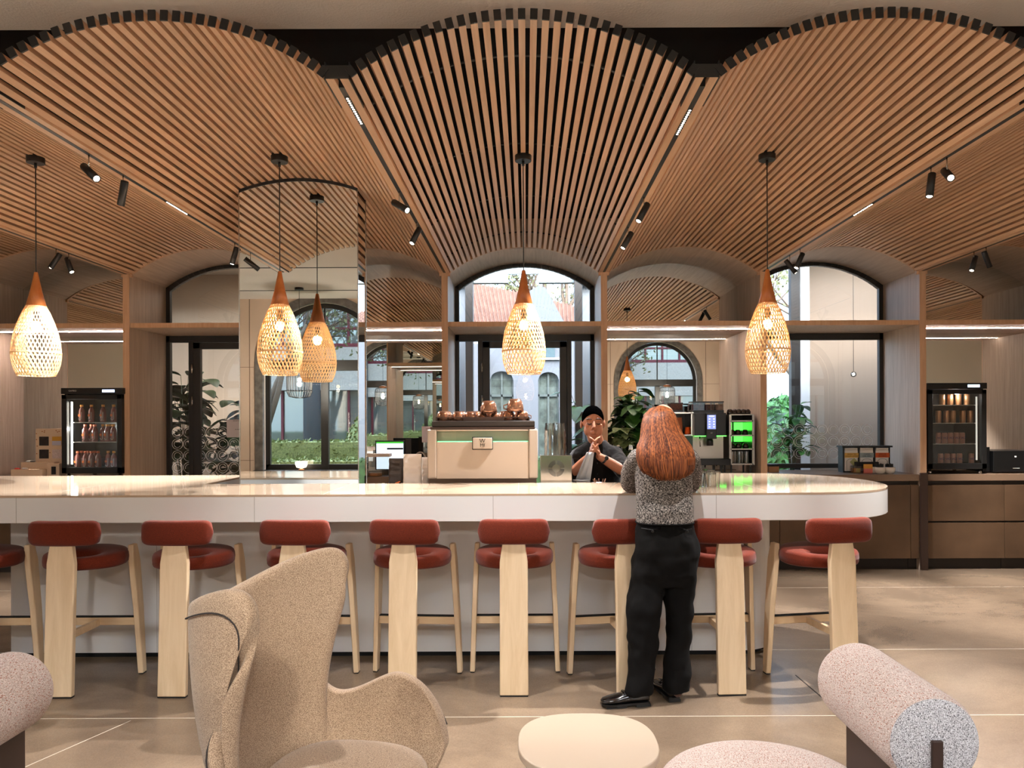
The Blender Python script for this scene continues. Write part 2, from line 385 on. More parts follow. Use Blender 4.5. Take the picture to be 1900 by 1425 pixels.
for k, x in enumerate(WXS):
    wn = bpy.data.objects.new('window_%d' % (k + 1), None); C.objects.link(wn); wn.location = (x, YS, 0); ST(wn, 'round-arched black-framed window behind the camera')
    # stone reveal
    rv = MB(); n = 24
    def archpts(hw, zs, z0, n=24):
        return [(-hw, z0)] + [(hw * math.cos(math.pi * (1 - j / n)), zs + hw * math.sin(math.pi * (1 - j / n))) for j in range(n + 1)] + [(hw, z0)]
    o_ = archpts(WHW + 0.10, WSP, WSILL); i_ = archpts(WHW - 0.02, WSP, WSILL)
    for j in range(len(o_) - 1):
        a, b2, c, d = o_[j], o_[j + 1], i_[j + 1], i_[j]
        vs = [(p[0], y, p[1]) for y in (-0.05, 0.015) for p in (a, b2, c, d)]
        rv.add(vs, [(0, 1, 2, 3), (7, 6, 5, 4), (0, 4, 5, 1), (1, 5, 6, 2), (2, 6, 7, 3), (3, 7, 4, 0)])
    rv.build('stone_surround', M['stone'], wn)
    rv = MB(); o_ = archpts(WHW - 0.02, WSP, WSILL); i_ = archpts(WHW - 0.09, WSP, WSILL + 0.07)
    for j in range(len(o_) - 1):
        a, b2, c, d = o_[j], o_[j + 1], i_[j + 1], i_[j]
        vs = [(p[0], y, p[1]) for y in (-0.16, -0.10) for p in (a, b2, c, d)]
        rv.add(vs, [(0, 1, 2, 3), (7, 6, 5, 4), (0, 4, 5, 1), (1, 5, 6, 2), (2, 6, 7, 3), (3, 7, 4, 0)])
    rv.box(-WHW + .02, WHW - .02, -0.16, -0.10, WSILL, WSILL + 0.08)
    rv.box(-WHW + .02, WHW - .02, -0.17, -0.09, 2.30, 2.46)
    rv.box(-0.055, 0.055, -0.17, -0.09, WSILL, 2.32); rv.box(-0.012, 0.012, -0.14, -0.12, 2.4, 3.3)
    rv.build('window_frame', M['frame'], wn)
    g = MB(); pts = archpts(WHW - 0.05, WSP, WSILL + 0.03); g.add([(p[0], -0.13, p[1]) for p in pts], [tuple(range(len(pts)))]); g.build('pane', M['glass'], wn, fix=False)
    MB().box(-WHW - 0.1, WHW + 0.1, -0.12, 0.10, WSILL - 0.05, WSILL).build('window_sill', M['plinth'], wn)
# ------------------------------------------------------------------ slatted vaults
CH = PITCH / 2 - 0.055; SG = ZC - ZS; RAD = (CH * CH + SG * SG) / (2 * SG); ZCEN = ZC - RAD; HA = math.asin(CH / RAD)
NS = 31; YF = 3.31
def arcp(t, r): a = -HA + 2 * HA * t; return (r * math.sin(a), ZCEN + r * math.cos(a))
vlabels = {-4: 'slatted timber ceiling vault at the far left end', -3: 'slatted timber ceiling vault above the bottle fridge at left', -2: 'slatted timber ceiling vault over the glazed door on the left',
 -1: 'slatted timber ceiling vault meeting the mirrored column', 0: 'middle slatted timber ceiling vault, lined up with the espresso machine', 1: 'slatted timber ceiling vault over the touchscreen coffee machine',
 2: 'slatted timber ceiling vault over the window with tea tins', 3: 'slatted timber ceiling vault above the can fridge at right', 4: 'slatted timber ceiling vault at the far right end'}
va = T('slatted_ceiling_vault', vlabels[0], 'ceiling panel', (bx_(0), 0, 0), 0, 'slatted oak vaults of the ceiling')
mb = MB(); mc = MB()
for k in range(NS):
    a = -HA + 2 * HA * (k + 0.5) / NS; rr = RAD + 0.0225
    c = (rr * math.sin(a), (YF + DW) / 2, ZCEN + rr * math.cos(a)); ux = (math.cos(a), 0, -math.sin(a)); uz = (math.sin(a), 0, math.cos(a))
    mb.obox(c, ux, (0, 1, 0), uz, 0.0155, (DW - YF) / 2, 0.0225)
    mc.obox((c[0], YF - 0.002, c[2]), ux, (0, 1, 0), uz, 0.0162, 0.004, 0.0232)
mb.build('slats', M['slat'], va); mc.build('end_caps', M['black'], va)
for yy in (3.75, 4.95, 6.1, 7.3):
    mr_ = MB(); P0 = [(arcp(t / 20, RAD + .056)[0], yy, arcp(t / 20, RAD + .056)[1]) for t in range(21)]; P1 = [(arcp(t / 20, RAD + .064)[0], yy + .022, arcp(t / 20, RAD + .064)[1]) for t in range(21)]
    mr_.tube(P0, 0.0035, 5, ry=0.006); mr_.tube(P1, 0.0035, 5, ry=0.006); mr_.tube([P0[10], P1[10]], .003, 4)
    mr_.build('support_rail', mat('dark_zinc_rail', (70, 68, 66), .4, .7) if yy == 3.75 else bpy.data.materials['dark_zinc_rail'], va)
for i in NB:
    if i: dup(va, (bx_(i), 0, 0), vlabels[i])
# ------------------------------------------------------------------ flat ribs with light track between vaults
def rib(i, label):
    x = bx_(i + 0.5)
    t = T('ceiling_rib', label, 'ceiling beam', (x, 0, 0), 0, 'flat timber ribs with light tracks')
    for s_ in (-1, 1):
        MB().prism([(s_ * 0.013, ZS), (s_ * 0.050, ZS), (s_ * 0.050, ZS + 0.03), (s_ * 0.013, ZS + 0.03)], YF, DW, 'y').build('board', M['slat'], t)
    MB().box(-0.0125, 0.0125, YF + 0.08, DW, ZS - 0.0015, ZS + 0.04).build('light_track', M['black'], t)
    ch = MB(); ch.box(-0.055, -0.051, YF - 0.004, YF + 0.3, ZS - 0.002, ZS + 0.075).box(0.051, 0.055, YF - 0.004, YF + 0.3, ZS - 0.002, ZS + 0.075).box(-0.05, 0.05, YF - 0.003, YF + 0.0, ZS + 0.002, ZS + 0.06)
    ch.build('channel_end', M['black'], t)
    return t
rn = {-5: 'left of the far left vault', -4: 'between the two leftmost vaults', -3: 'left of the glazed left door', -2: 'running behind the mirrored column', -1: 'just left of the middle vault',
      0: 'just right of the middle vault', 1: 'running past the pendant at right', 2: 'above the post beside the tea tins', 3: 'between the two rightmost vaults', 4: 'right of the far right vault'}
for i in range(-5, 5): rib(i, 'flat timber ceiling rib with black light track, ' + rn[i])
# ------------------------------------------------------------------ back wall: posts, arches, spandrels
bw = MB()
def archw(r): return [arcp(t / 24, r) for t in range(25)]
for i in NB:
    x0 = bx_(i); pts = [(x0 + a, z) for a, z in archw(RAD)]
    for j in range(24):
        (xa, za), (xb, zb) = pts[j], pts[j + 1]
        vs = [(xa, DW, za), (xb, DW, zb), (xb, DW, 3.62), (xa, DW, 3.62), (xa, DW + .03, za), (xb, DW + .03, zb), (xb, DW + .03, 3.62), (xa, DW + .03, 3.62)]
        bw.add(vs, [(0, 3, 2, 1), (4, 5, 6, 7), (0, 1, 5, 4), (2, 3, 7, 6)])
for i in range(-5, 5):
    x = bx_(i + .5); bw.box(x - 0.055, x + 0.055, DW, DW + 0.03, ZS - 0.03, 3.62)
ST(bw.build('wall_back', M['post_oak']), 'timber arcade front above the alcoves')
PH = 0.031
for i in range(-5, 5):
    x = bx_(i + .5); low = 0.0
    po = ST(MB().box(x - PH, x + PH, DW, DB, 0, ZS).build('trim_post', M['alcove']), 'oak post dividing two alcoves')
    MB().box(x - PH - .001, x + PH + .001, DW - 0.012, DW, 0.99, ZS + 0.01).build('post_edge', M['post_oak'], po)
    MB().box(x - PH - .004, x + PH + .004, DW - 0.03, DW, 0, 0.985).build('post_base', M['bronzedark'], po)
for n_, i in enumerate(NB):
    am = MB(); x0 = bx_(i); hw = PITCH / 2 - PH
    def sp(u, v):
        a, z = arcp(u, RAD); f_ = hw / CH
        return (x0 + a * f_, DW + 0.03 + (DB - DW - 0.03) * v, z - 0.004)
    am.grid(sp, 24, 1)
    def sp2(u, v):
        a, z = arcp(u, RAD + .03); f_ = hw / CH
        return (x0 + a * f_, DW + 0.03 + (DB - DW - 0.03) * v, z)
    am.grid(sp2, 24, 1)
    ST(am.build('trim_arch', M['alcove_h'], fix=False), 'curved veneer lining of an arched alcove')
# shelves
SZ0, SZ1 = 2.502, 2.546
slab = {-4: 'far left alcove', -3: 'alcove over the bottle fridge', -2: 'left glazed door', -1: 'mirrored alcove right of the column', 0: 'middle glazed door', 1: 'mirrored alcove over the coffee machine',
        2: 'window with the tea tins', 3: 'alcove over the can fridge', 4: 'far right alcove'}
for i in NB:
    x0 = bx_(i); hw = PITCH / 2 - PH - 0.001
    s = T('alcove_shelf', 'thick oak shelf across the ' + slab[i], 'shelf', (x0, DW + 0.01, SZ0), 0, 'high oak shelves in the arched alcoves')
    MB().box(-hw, hw, 0.02, DB - DW - 0.03, 0, SZ1 - SZ0).build('board', M['alcove'], s)
    MB().box(-hw, hw, 0, 0.02, -0.002, SZ1 - SZ0 + .002).build('edging', M['edge_oak'], s)
    if i % 2:
        MB().box(-hw + .01, hw - .01, 0.303, 0.312, -0.006, 0.0).build('light_strip', M['led'], s)
        MB().box(-hw, hw, 0.295, 0.325, -0.003, 0.001).build('light_channel', M['steel'], s)
# mirrors in odd alcoves
for i in NB:
    if i % 2 == 0 and abs(i) < 4: continue
    x0 = bx_(i); hw = PITCH / 2 - PH
    pts = [(x0 - hw, 0.9)] + [(x0 + a * hw / CH, z - 0.004) for a, z in archw(RAD)] + [(x0 + hw, 0.9)]
    mm = MB().prism(pts, DB - 0.02, DB, 'y').build('alcove_mirror', M['mirror'])
    tag(mm, 'arched mirror filling the back of the ' + slab[i], 'mirror', 'arched mirrors in the alcoves')
# ------------------------------------------------------------------ glazed bays
def archframe(mb, x0, hw, y0, y1, w, zb):
    f_ = hw / CH
    o_ = [(x0 + a * f_, z - 0.006) for a, z in archw(RAD)]
    f2 = (hw - w) / CH
    i_ = [(x0 + a * f2, ZCEN + (z - ZCEN) - w) for a, z in archw(RAD)]
    for j in range(24):
        a, b2, c, d = o_[j], o_[j + 1], i_[j + 1], i_[j]
        vs = [(p[0], y, p[1]) for y in (y0, y1) for p in (a, b2, c, d)]
        mb.add(vs, [(0, 1, 2, 3), (7, 6, 5, 4), (0, 4, 5, 1), (1, 5, 6, 2), (2, 6, 7, 3), (3, 7, 4, 0)])
    mb.box(x0 - hw, x0 - hw + w, y0, y1, zb, ZS); mb.box(x0 + hw - w, x0 + hw, y0, y1, zb, ZS)
    return i_
def rings(mb, x0, x1, zrows, y, pr=0.127, lw=0.0048):
    for r_i, zc in enumerate(zrows):
        k = 0; x = x0 + pr / 2
        while x < x1:
            for rad in (0.062, 0.040):
                a0 = 0 if rad > 0.05 else math.radians(20); a1 = 2 * math.pi if rad > 0.05 else math.radians(200 if k % 2 else 330)
                n = 22; pts = []
                for j in range(n + 1):
                    a = a0 + (a1 - a0) * j / n
                    pts.append((x + rad * math.cos(a), zc + rad * math.sin(a)))
                for j in range(n):
                    (xa, za), (xb, zb) = pts[j], pts[j + 1]
                    if not (x0 < xa < x1 and x0 < xb < x1): continue
                    va_ = Vector((xa - x, za - zc)).normalized() * lw; vb_ = Vector((xb - x, zb - zc)).normalized() * lw
                    mb.add([(xa, y, za), (xb, y, zb), (xb - vb_.x, y, zb - vb_.y), (xa - va_.x, y, za - va_.y)], [(0, 1, 2, 3)])
            x += pr; k += 1
def glazing(i, name, label, door, low, pattern):
    x0 = bx_(i); hw = PITCH / 2 - PH - 0.001; y0, y1 = DB - 0.06, DB
    o = bpy.data.objects.new(name, None); C.objects.link(o); ST(o, label)
    fr = MB(); ip = archframe(fr, x0, hw, y0, y1, 0.045, SZ1)
    fr.box(x0 - hw, x0 + hw, y0, y1, SZ0 - 0.075, SZ0 - 0.002)
    fr.box(x0 - hw, x0 - hw + 0.045, y0, y1, low, SZ0); fr.box(x0 + hw - 0.045, x0 + hw, y0, y1, low, SZ0)
    fr.box(x0 - hw, x0 + hw, y0, y1, low, low + 0.05)
    fr.build('window_frame', M['frame'], o, bevel=0.004, bseg=1)
    g = MB(); pts = [(x0 - hw + .02, SZ1)] + ip + [(x0 + hw - .02, SZ1)]
    g.add([(p[0], DB - 0.03, p[1]) for p in pts], [tuple(range(len(pts)))]); g.build('fanlight_pane', M['glass'], o, fix=False)
    g = MB(); g.add([(x0 - hw, DB - 0.03, low), (x0 + hw, DB - 0.03, low), (x0 + hw, DB - 0.03, SZ0), (x0 - hw, DB - 0.03, SZ0)], [(0, 1, 2, 3)]); g.build('pane', M['glass'], o, fix=False)
    if door:
        d = MB()
        for s_ in (-1, 1):
            xa = x0 + s_ * (hw - 0.28); d.box(xa - 0.026, xa + 0.026, y0 - 0.005, y1, low, SZ0 - 0.05)
        d.build('mullion', M['frame'], o, bevel=0.004, bseg=1)
        l_ = MB(); ww = hw - 0.28 - 0.028
        for s_ in (-1, 1):
            xa = x0 + s_ * (ww - 0.04); l_.box(xa - 0.04, xa + 0.04, y0 - 0.012, y1 - 0.01, low, SZ0 - 0.08)
        l_.box(x0 - ww, x0 + ww, y0 - 0.012, y1 - 0.01, SZ0 - 0.15, SZ0 - 0.08); l_.box(x0 - ww, x0 + ww, y0 - 0.012, y1 - 0.01, low, low + 0.1)
        lf = l_.build('door_leaf', M['frame'], o, bevel=0.005, bseg=2)
        for zz in (2.08, 1.72, 0.5):
            MB().tube([(x0 - ww - 0.006, y0 - 0.022, zz), (x0 - ww - 0.006, y0 - 0.022, zz + 0.1)], 0.011, 10).build('hinge', M['steel'], lf)
    if pattern:
        p = MB(); rings(p, x0 - hw + .05, x0 + hw - .05, [1.42 - .133 * r_ for r_ in range(pattern)], DB - 0.034)
        p.build('etched_ring_pattern', M['etch'], o, fix=False)
    return o
glazing(-2, 'door_1', 'glazed bronze-framed door in the left arched bay', True, 0.0, 5)
glazing(0, 'door_2', 'glazed bronze-framed door in the middle arched bay', True, 0.0, 0)
glazing(2, 'window_6', 'arched window with etched rings at right', False, 0.99, 3)
# ------------------------------------------------------------------ back counters and cabinets
def backcounter(xa, xb, lab):
    t = T('back_counter', lab, 'counter', ((xa + xb) / 2, DW, 0), 0, 'brown quartz back counters')
    hx = (xb - xa) / 2
    MB().box(-hx, hx, 0.0, DB - DW - 0.08, 0.905, 0.972).build('worktop', M['counter'], t, bevel=0.003, bseg=1)
    return t
def cabinet(xa, xb, kind, lab, ymid=None):
    t = T('base_cabinet', lab, 'cabinet', ((xa + xb) / 2, DW, 0), 0, 'bronze base cabinets under the back counter')
    hx = (xb - xa) / 2 - 0.002
    MB().box(-hx, hx, 0.03, DB - DW - 0.08, 0.11, 0.903).build('body', M['plinth'], t)
    MB().box(-hx, hx, 0.06, 0.08, 0, 0.11).build('plinth', M['plinth'], t)
    if kind == 'door':
        MB().box(-hx, hx, 0.0, 0.026, 0.115, 0.865).build('door', M['bronze'], t, bevel=0.002, bseg=1)
    else:
        for z0, z1 in ((0.115, 0.478), (0.496, 0.862)): MB().box(-hx, hx, 0.0, 0.026, z0, z1).build('drawer', M['bronze'], t, bevel=0.002, bseg=1)
    return t
G_ = PH + 0.006
for i in (-3, -1, 1, 2, 3):
    xa = bx_(i - .5) + G_; xb = bx_(i + .5) - G_
    backcounter(xa, xb, {-3: 'brown back counter under the bottle fridge', -1: 'brown back counter in the alcove right of the mirrored column', 1: 'brown back counter under the touchscreen coffee machine',
        2: 'brown back counter under the window with tea tins', 3: 'brown back counter carrying the can fridge'}[i])
    nm = {-3: 'behind the bar at far left', -1: 'behind the espresso machine, left of the middle door', 1: 'behind the bar below the coffee machine'}
    if i == 3:
        xm = W(1864, 950, DW).x; cabinet(xa, xm, 'drawer', 'bronze two-drawer cabinet beneath the can fridge'); cabinet(xm, xb, 'drawer', 'bronze two-drawer cabinet at the right edge of the picture')
    elif i == 2:
        x1 = W(1447, 1000, DW).x; x2 = W(1690, 1000, DW).x
        cabinet(xa, x1, 'door', 'narrow bronze cabinet door beside the white bar base'); cabinet(x1, x2, 'door', 'wide bronze cabinet door behind the rightmost stool'); cabinet(x2, xb, 'door', 'narrow bronze filler panel left of the dark brown post')
    else:
        xm = (xa + xb) / 2
        for k, (a, b_) in enumerate(((xa, xm), (xm, xb))): cabinet(a, b_, 'door', 'bronze cabinet door %s, %s half' % (nm[i], ('left', 'right')[k]))
# ================================================================== bar
ZB = 1.112; DF = 4.44
def bar_outline(off=0.0, steps=28):
    pts = [(-5.2, DF + off)]
    cx_, cy_, a, b_ = 1.62, 5.245, 0.78 - off, 0.805 - off
    for k in range(steps + 1):
        t = -math.pi / 2 + math.pi * k / steps
        c_, s_ = math.cos(t), math.sin(t)
        pts.append((cx_ + a * abs(c_) ** 0.86, cy_ + b_ * math.copysign(abs(s_) ** 0.92, s_)))
    pts += [(1.0 + off, 6.05 - off), (1.0 + off, 5.20 - off), (-2.22 - off, 5.20 - off), (-2.22 - off, 6.05 - off), (-5.2, 6.05 - off)]
    return pts
bar = T('bar_counter', 'long white bar counter with rounded right end and glossy cream top', 'bar counter')
M['bartop'] = mat('glossy_cream_stone', (190, 168, 143), 0.06, coat=0.3, var=0.05, vscale=3)
b1 = MB().prism(bar_outline(), ZB - 0.163, ZB - 0.012, 'z').build('apron', M['white'], bar, bevel=0.004, bseg=2)
b2 = MB().prism(bar_outline(), ZB - 0.012, ZB, 'z').build('top', M['bartop'], bar)
sm2 = MB()
for px in (30, 472, 915, 1329):
    x = W(px, 940, DF).x; sm2.box(x - .0015, x + .0015, DF - 0.0006, DF + 0.01, ZB - 0.163, ZB - 0.012)
for x in (-2.9, -1.2, -.05, 1.45): sm2.box(x - .001, x + .001, DF + 0.01, 5.19, ZB - 0.002, ZB + 0.0003)
sm2.build('seam', mat('seam_grey', (168, 164, 158), 0.6), bar)
def rrect(x0, x1, y0, y1, r, n=8):
    pts = []
    for cx_, cy_, a0 in ((x1 - r, y0 + r, -90), (x1 - r, y1 - r, 0), (x0 + r, y1 - r, 90), (x0 + r, y0 + r, 180)):
        for k in range(n + 1):
            a = math.radians(a0 + 90 * k / n); pts.append((cx_ + r * math.cos(a), cy_ + r * math.sin(a)))
    return pts
bsp = rrect(-3.37, 1.66, 4.93, 5.62, 0.30)
bsp = [(x, min(y, 5.18)) if x < 1.0 and x > -2.22 else (x, y) for x, y in bsp]
def basepts(o):
    p = []
    r = 0.26
    for k in range(9):
        a = math.radians(-90 + 90 * k / 8); p.append((1.66 - o - r + r * math.cos(a), 4.93 + o + r + r * math.sin(a)))
    for k in range(9):
        a = math.radians(90 * k / 8); p.append((1.66 - o - r + r * math.cos(a), 5.75 - o - r + r * math.sin(a)))
    p += [(1.08 + o, 5.75 - o), (1.08 + o, 5.18), (-2.30 - o, 5.18), (-2.30 - o, 5.75 - o), (-3.37 + o, 5.75 - o), (-3.37 + o, 4.93 + o)]
    return p
MB().prism(basepts(0), 0.035, ZB - 0.164, 'z').build('base', M['white'], bar)
MB().prism(basepts(0.03), 0.0, 0.035, 'z').build('plinth', M['blackmatte'], bar)
sm3 = MB()
for px in (291, 705, 1283): 
    x = W(px, 1100, 4.93).x; sm3.box(x - .0015, x + .0015, 4.9295, 4.94, 0.035, ZB - 0.17)
sm3.build('seam', bpy.data.materials['seam_grey'], bar)
wk = T('work_counter', 'steel-topped work counter behind the bar under the espresso machine', 'counter', (0, 5.2, 0))
MB().box(-1.18, 0.16, 0.01, 0.62, 0.88, 0.92).box(0.16, 0.98, 0.01, 0.26, 0.88, 0.92).build('worktop', M['counter'], wk)
MB().box(-1.16, 0.14, 0.03, 0.58, 0.0, 0.88).box(0.14, 0.96, 0.03, 0.23, 0.0, 0.88).build('body', M['plinth'], wk)
# ================================================================== mirrored column
cw = 0.43; cxm = -1.645; cy0, cy1 = 5.47, 5.745
col = T('mirrored_column', 'tall square column clad in mirror rising from behind the bar to the ceiling', 'column', (cxm, cy0, 0))
def coltop(x): dx = x + cxm - bx_(-1); return ZCEN + math.sqrt(RAD * RAD - dx * dx) - 0.004
pts = [(-cw, 0.0)] + [(-cw + 2 * cw * k / 12, coltop(-cw + 2 * cw * k / 12)) for k in range(13)] + [(cw, 0.0)]
MB().prism(pts, 0.0, cy1 - cy0, 'y').build('mirror_cladding', M['mirror'], col)
ce = MB()
for s_ in (-1, 1): ce.box(s_ * cw - .003, s_ * cw + .003, -0.003, 0.003, 0, coltop(s_ * cw) - .002)
ce.box(cw - .003, cw + .003, cy1 - cy0 - .003, cy1 - cy0 + .003, 0, coltop(cw) - .002)
ce.build('edge_trim', M['steel'], col)
tt = MB()
for k in range(24):
    xa, xb = -cw + 2 * cw * k / 24, -cw + 2 * cw * (k + 1) / 24
    za, zb2 = coltop(xa) + .003, coltop(xb) + .003
    tt.prism([(xa, za - .022), (xb, zb2 - .022), (xb, zb2), (xa, za)], -.004, 0, 'y')
tt.build('top_dark_trim', M['black'], col)  # black edge along the column top, like the dark slat caps
# ================================================================== bar stools
def make_stool(label):
    t = T('bar_stool', label, 'bar stool', (0, 0, 0), 0, 'rust and ash bar stools along the bar')
    # seat : padded ring with an oval opening near the back
    def seatf(u, v):
        a = 2 * math.pi * u; ox, oy = 0.232 * math.cos(a), 0.212 * math.sin(a)
        ix, iy = 0.118 * math.cos(a), 0.045 * math.sin(a) - 0.085
        b = 2 * math.pi * v; c_, s_ = math.cos(b), math.sin(b)
        f_ = 0.5 + 0.5 * math.copysign(abs(c_) ** 0.55, c_); h = math.copysign(abs(s_) ** 0.62, s_)
        zc = 0.735; th = 0.045 + 0.008 * (oy / 0.2)
        return (ix + (ox - ix) * f_, iy + (oy - iy) * f_, zc + th * h + 0.006 * (oy / .2))
    MB().grid(seatf, 48, 16).build('seat', M['rust'], t)
    mb = MB()
    # backrest : rounded bowed pad
    def bk(u, v):
        b = 2 * math.pi * v; c_, s_ = math.cos(b), math.sin(b)
        e = 2 * u - 1; env = (1 - abs(e) ** 12) ** 0.5 if abs(e) < 1 else 0.0
        x = e * 0.205; hz = 0.071 * (0.12 + 0.88 * env); hy = 0.033 * (0.1 + 0.9 * env)
        return (x, -0.235 - 0.012 + 0.035 * e * e + hy * math.copysign(abs(c_) ** 0.6, c_), 0.915 + hz * math.copysign(abs(s_) ** 0.6, s_))
    mb.grid(bk, 30, 18); n0 = 0
    mb.add([bk(0, j / 18) for j in range(18)], [tuple(range(18))], True); mb.add([bk(1, j / 18) for j in range(18)], [tuple(range(18))[::-1]], True)
    mb.build('backrest', M['rust'], t)
    pl = MB(); pr = [(-0.080, 0.006), (-0.079, 0.745), (-0.064, 0.849), (0.064, 0.849), (0.079, 0.745), (0.080, 0.006)]
    def yy(z): return -0.275 + 0.045 * z
    vs = [(x, yy(z) - 0.018, z) for x, z in pr] + [(x, yy(z) + 0.018, z) for x, z in pr]; n = 6
    pl.add(vs, [tuple(range(6)), tuple(range(6, 12))[::-1]] + [(i, i + 6, (i + 1) % 6 + 6, (i + 1) % 6) for i in range(6)])
    pl.build('leg', M['ash'], t, bevel=0.007, bseg=3)
    MB().box(-0.078, 0.078, -0.292, -0.258, 0, 0.007).build('glide', M['blackmatte'], t)
    for s_ in (-1, 1):
        l_ = MB(); zz = [0.006, 0.40, 0.70, 0.80]; yc = [0.135, 0.125, 0.105, 0.095]; hw_ = [0.030, 0.043, 0.052, 0.034]; xc = [0.262, 0.246, 0.232, 0.226]
        vs = []
        for z, y, h_, x in zip(zz, yc, hw_, xc):
            vs += [(s_ * (x - 0.015), y - h_, z), (s_ * (x + 0.015), y - h_ * .8, z), (s_ * (x + 0.015), y + h_ * .8, z), (s_ * (x - 0.015), y + h_, z)]
        fs = [(0, 1, 2, 3), (12, 15, 14, 13)]
        for i in range(3):
            for k in range(4): fs.append((i * 4 + k, i * 4 + (k + 1) % 4, (i + 1) * 4 + (k + 1) % 4, (i + 1) * 4 + k))
        l_.add(vs, fs); l_.build('leg', M['ash'], t, bevel=0.006, bseg=3)
        MB().box(s_ * .262 - .012, s_ * .262 + .012, .112, .158, 0, .007).build('glide', M['blackmatte'], t)
    fr = MB().box(-0.245, 0.245, 0.112, 0.142, 0.300, 0.348).build('footrest', M['ash_h'], t, bevel=0.004)
    MB().box(-0.24, 0.24, 0.110, 0.144, 0.348, 0.353).build('scuff_strip', M['blackmatte'], fr)
    MB().obox((0, -0.068, 0.318), (1, 0, 0), (0, 1, 0.0), (0, 0, 1), 0.013, 0.182, 0.021).build('brace', M['ash_h'], t, bevel=0.003)
    return t
stools = [(-100, 0, 'bar stool cut off by the left edge, only seat side and one leg showing'),
    (108, 0, 'rust and ash bar stool behind the speckled roll armchair at lower left'), (319, -1, 'rust and ash bar stool standing just left behind the wing armchair'),
    (540, -2, 'rust and ash bar stool mostly hidden behind the wing armchair headrest'), (745, -4, 'rust and ash bar stool just right of the wing armchair headrest'),
    (952, 0, 'rust and ash bar stool seen square from behind, directly beyond the small cream table'), (1168, 9, 'rust and ash bar stool half hidden behind the left side of the woman'),
    (1355, 3, 'rust and ash bar stool just right of the woman in black trousers'), (1566, 10, 'rightmost rust and ash bar stool, turned slightly under the rounded bar end')]
s0 = None
for px, yaw, lab in stools:
    Xp = (px - CX) * 4.235 / F; a = math.radians(yaw)
    # rear plank foot sits at local (0,-0.27)
    ox = -(-math.sin(a) * -0.27); oy = math.cos(a) * 0.27
    loc = (Xp - (math.sin(a) * 0.27), 4.235 + math.cos(a) * 0.27, 0)
    if s0 is None:
        s0 = make_stool(lab); s0.location = loc; s0.rotation_euler = (0, 0, a)
    else: dup(s0, loc, lab, rz=a)
# ================================================================== wing armchair
M['tweed'] = fabric('taupe_melange_wool', (118, 97, 78), (182, 158, 132), 460, bump=0.35)
RIM = [(-.330, 0, 1.012), (-.322, .11, 1.022), (-.270, .215, 1.055), (-.180, .285, 1.095), (-.083, .330, 1.112), (-.037, .336, 1.055), (-.061, .336, .950), (-.121, .334, .835), (-.146, .334, .723), (-.136, .340, .648),
       (-.083, .350, .605), (-.009, .358, .620), (.085, .365, .664), (.141, .365, .672), (.216, .358, .637), (.281, .340, .555), (.315, .315, .452)]
BOT = [(-.20, 0, .34), (-.195, .07, .34), (-.17, .13, .34), (-.14, .17, .34), (-.11, .20, .34), (-.09, .215, .34), (-.07, .225, .34), (-.05, .235, .34), (-.02, .24, .34), (0, .245, .34),
       (.03, .25, .34), (.07, .255, .34), (.12, .255, .34), (.16, .255, .34), (.20, .25, .34), (.24, .24, .34), (.27, .23, .35)]
MID = [(-.315, 0, .62), (-.305, .13, .62), (-.275, .23, .62), (-.245, .29, .62), (-.225, .315, .62), (-.21, .325, .60), (-.20, .328, .58), (-.19, .33, .55), (-.17, .335, .52), (-.14, .34, .50),
       (-.08, .345, .48), (-.01, .35, .48), (.08, .355, .48), (.14, .355, .48), (.21, .345, .48), (.27, .33, .45), (.30, .305, .40)]
def samp(L, u):
    n = len(L) - 1; f_ = max(0, min(n - 1e-6, u * n)); i = int(f_); t = f_ - i
    p0 = Vector(L[max(i - 1, 0)] if i > 0 else (L[1][0], -L[1][1], L[1][2])); p1 = Vector(L[i]); p2 = Vector(L[i + 1]); p3 = Vector(L[min(i + 2, n)])
    return 0.5 * ((2 * p1) + (-p0 + p2) * t + (2 * p0 - 5 * p1 + 4 * p2 - p3) * t * t + (-p0 + 3 * p1 - 3 * p2 + p3) * t ** 3)
def shell(u, v, off=0.0):
    e = 2 * u - 1; s_ = -1 if e < 0 else 1; uu = abs(e)
    r_, b_, m_ = samp(RIM, uu), samp(BOT, uu), samp(MID, uu)
    c_ = 2 * m_ - 0.5 * (b_ + r_) if False else m_
    p = b_ * (1 - v) ** 2 + c_ * 2 * v * (1 - v) + r_ * v * v
    return Vector((p.x, s_ * p.y, p.z))
egg = T('wing_armchair', 'tall curved wing armchair in taupe wool, seen from its side in the foreground', 'armchair', (-0.62, 2.28, 0), math.radians(-7))
eb = MB().grid(lambda u, v: shell(u, v), 72, 22)
eo = eb.build('shell', M['tweed'], egg, smooth=True)
m = eo.modifiers.new('solid', 'SOLIDIFY'); m.thickness = 0.052; m.offset = 0; m.use_even_offset = False
m = eo.modifiers.new('sub', 'SUBSURF'); m.levels = 1; m.render_levels = 2
def snorm(u, v):
    e = .004; du = shell(min(1, u + e), v) - shell(max(0, u - e), v); dv = shell(u, min(1, v + e)) - shell(u, max(0, v - e)); return du.cross(dv).normalized()
sgn0 = 1 if snorm(.5, .8).x < 0 else -1
sg = []
for k in range(120):
    u = 0.02 + 0.96 * k / 119; sg.append(shell(u, 0.94) + snorm(u, .94) * sgn0 * 0.036)
for _ in range(6): sg = [sg[0]] + [(sg[i - 1] + sg[i] * 2 + sg[i + 1]) / 4 for i in range(1, len(sg) - 1)] + [sg[-1]]
MB().tube(sg, 0.0022, 6).build('seam_piping', mat('dark_stitching', (46, 40, 38), 0.9), egg)
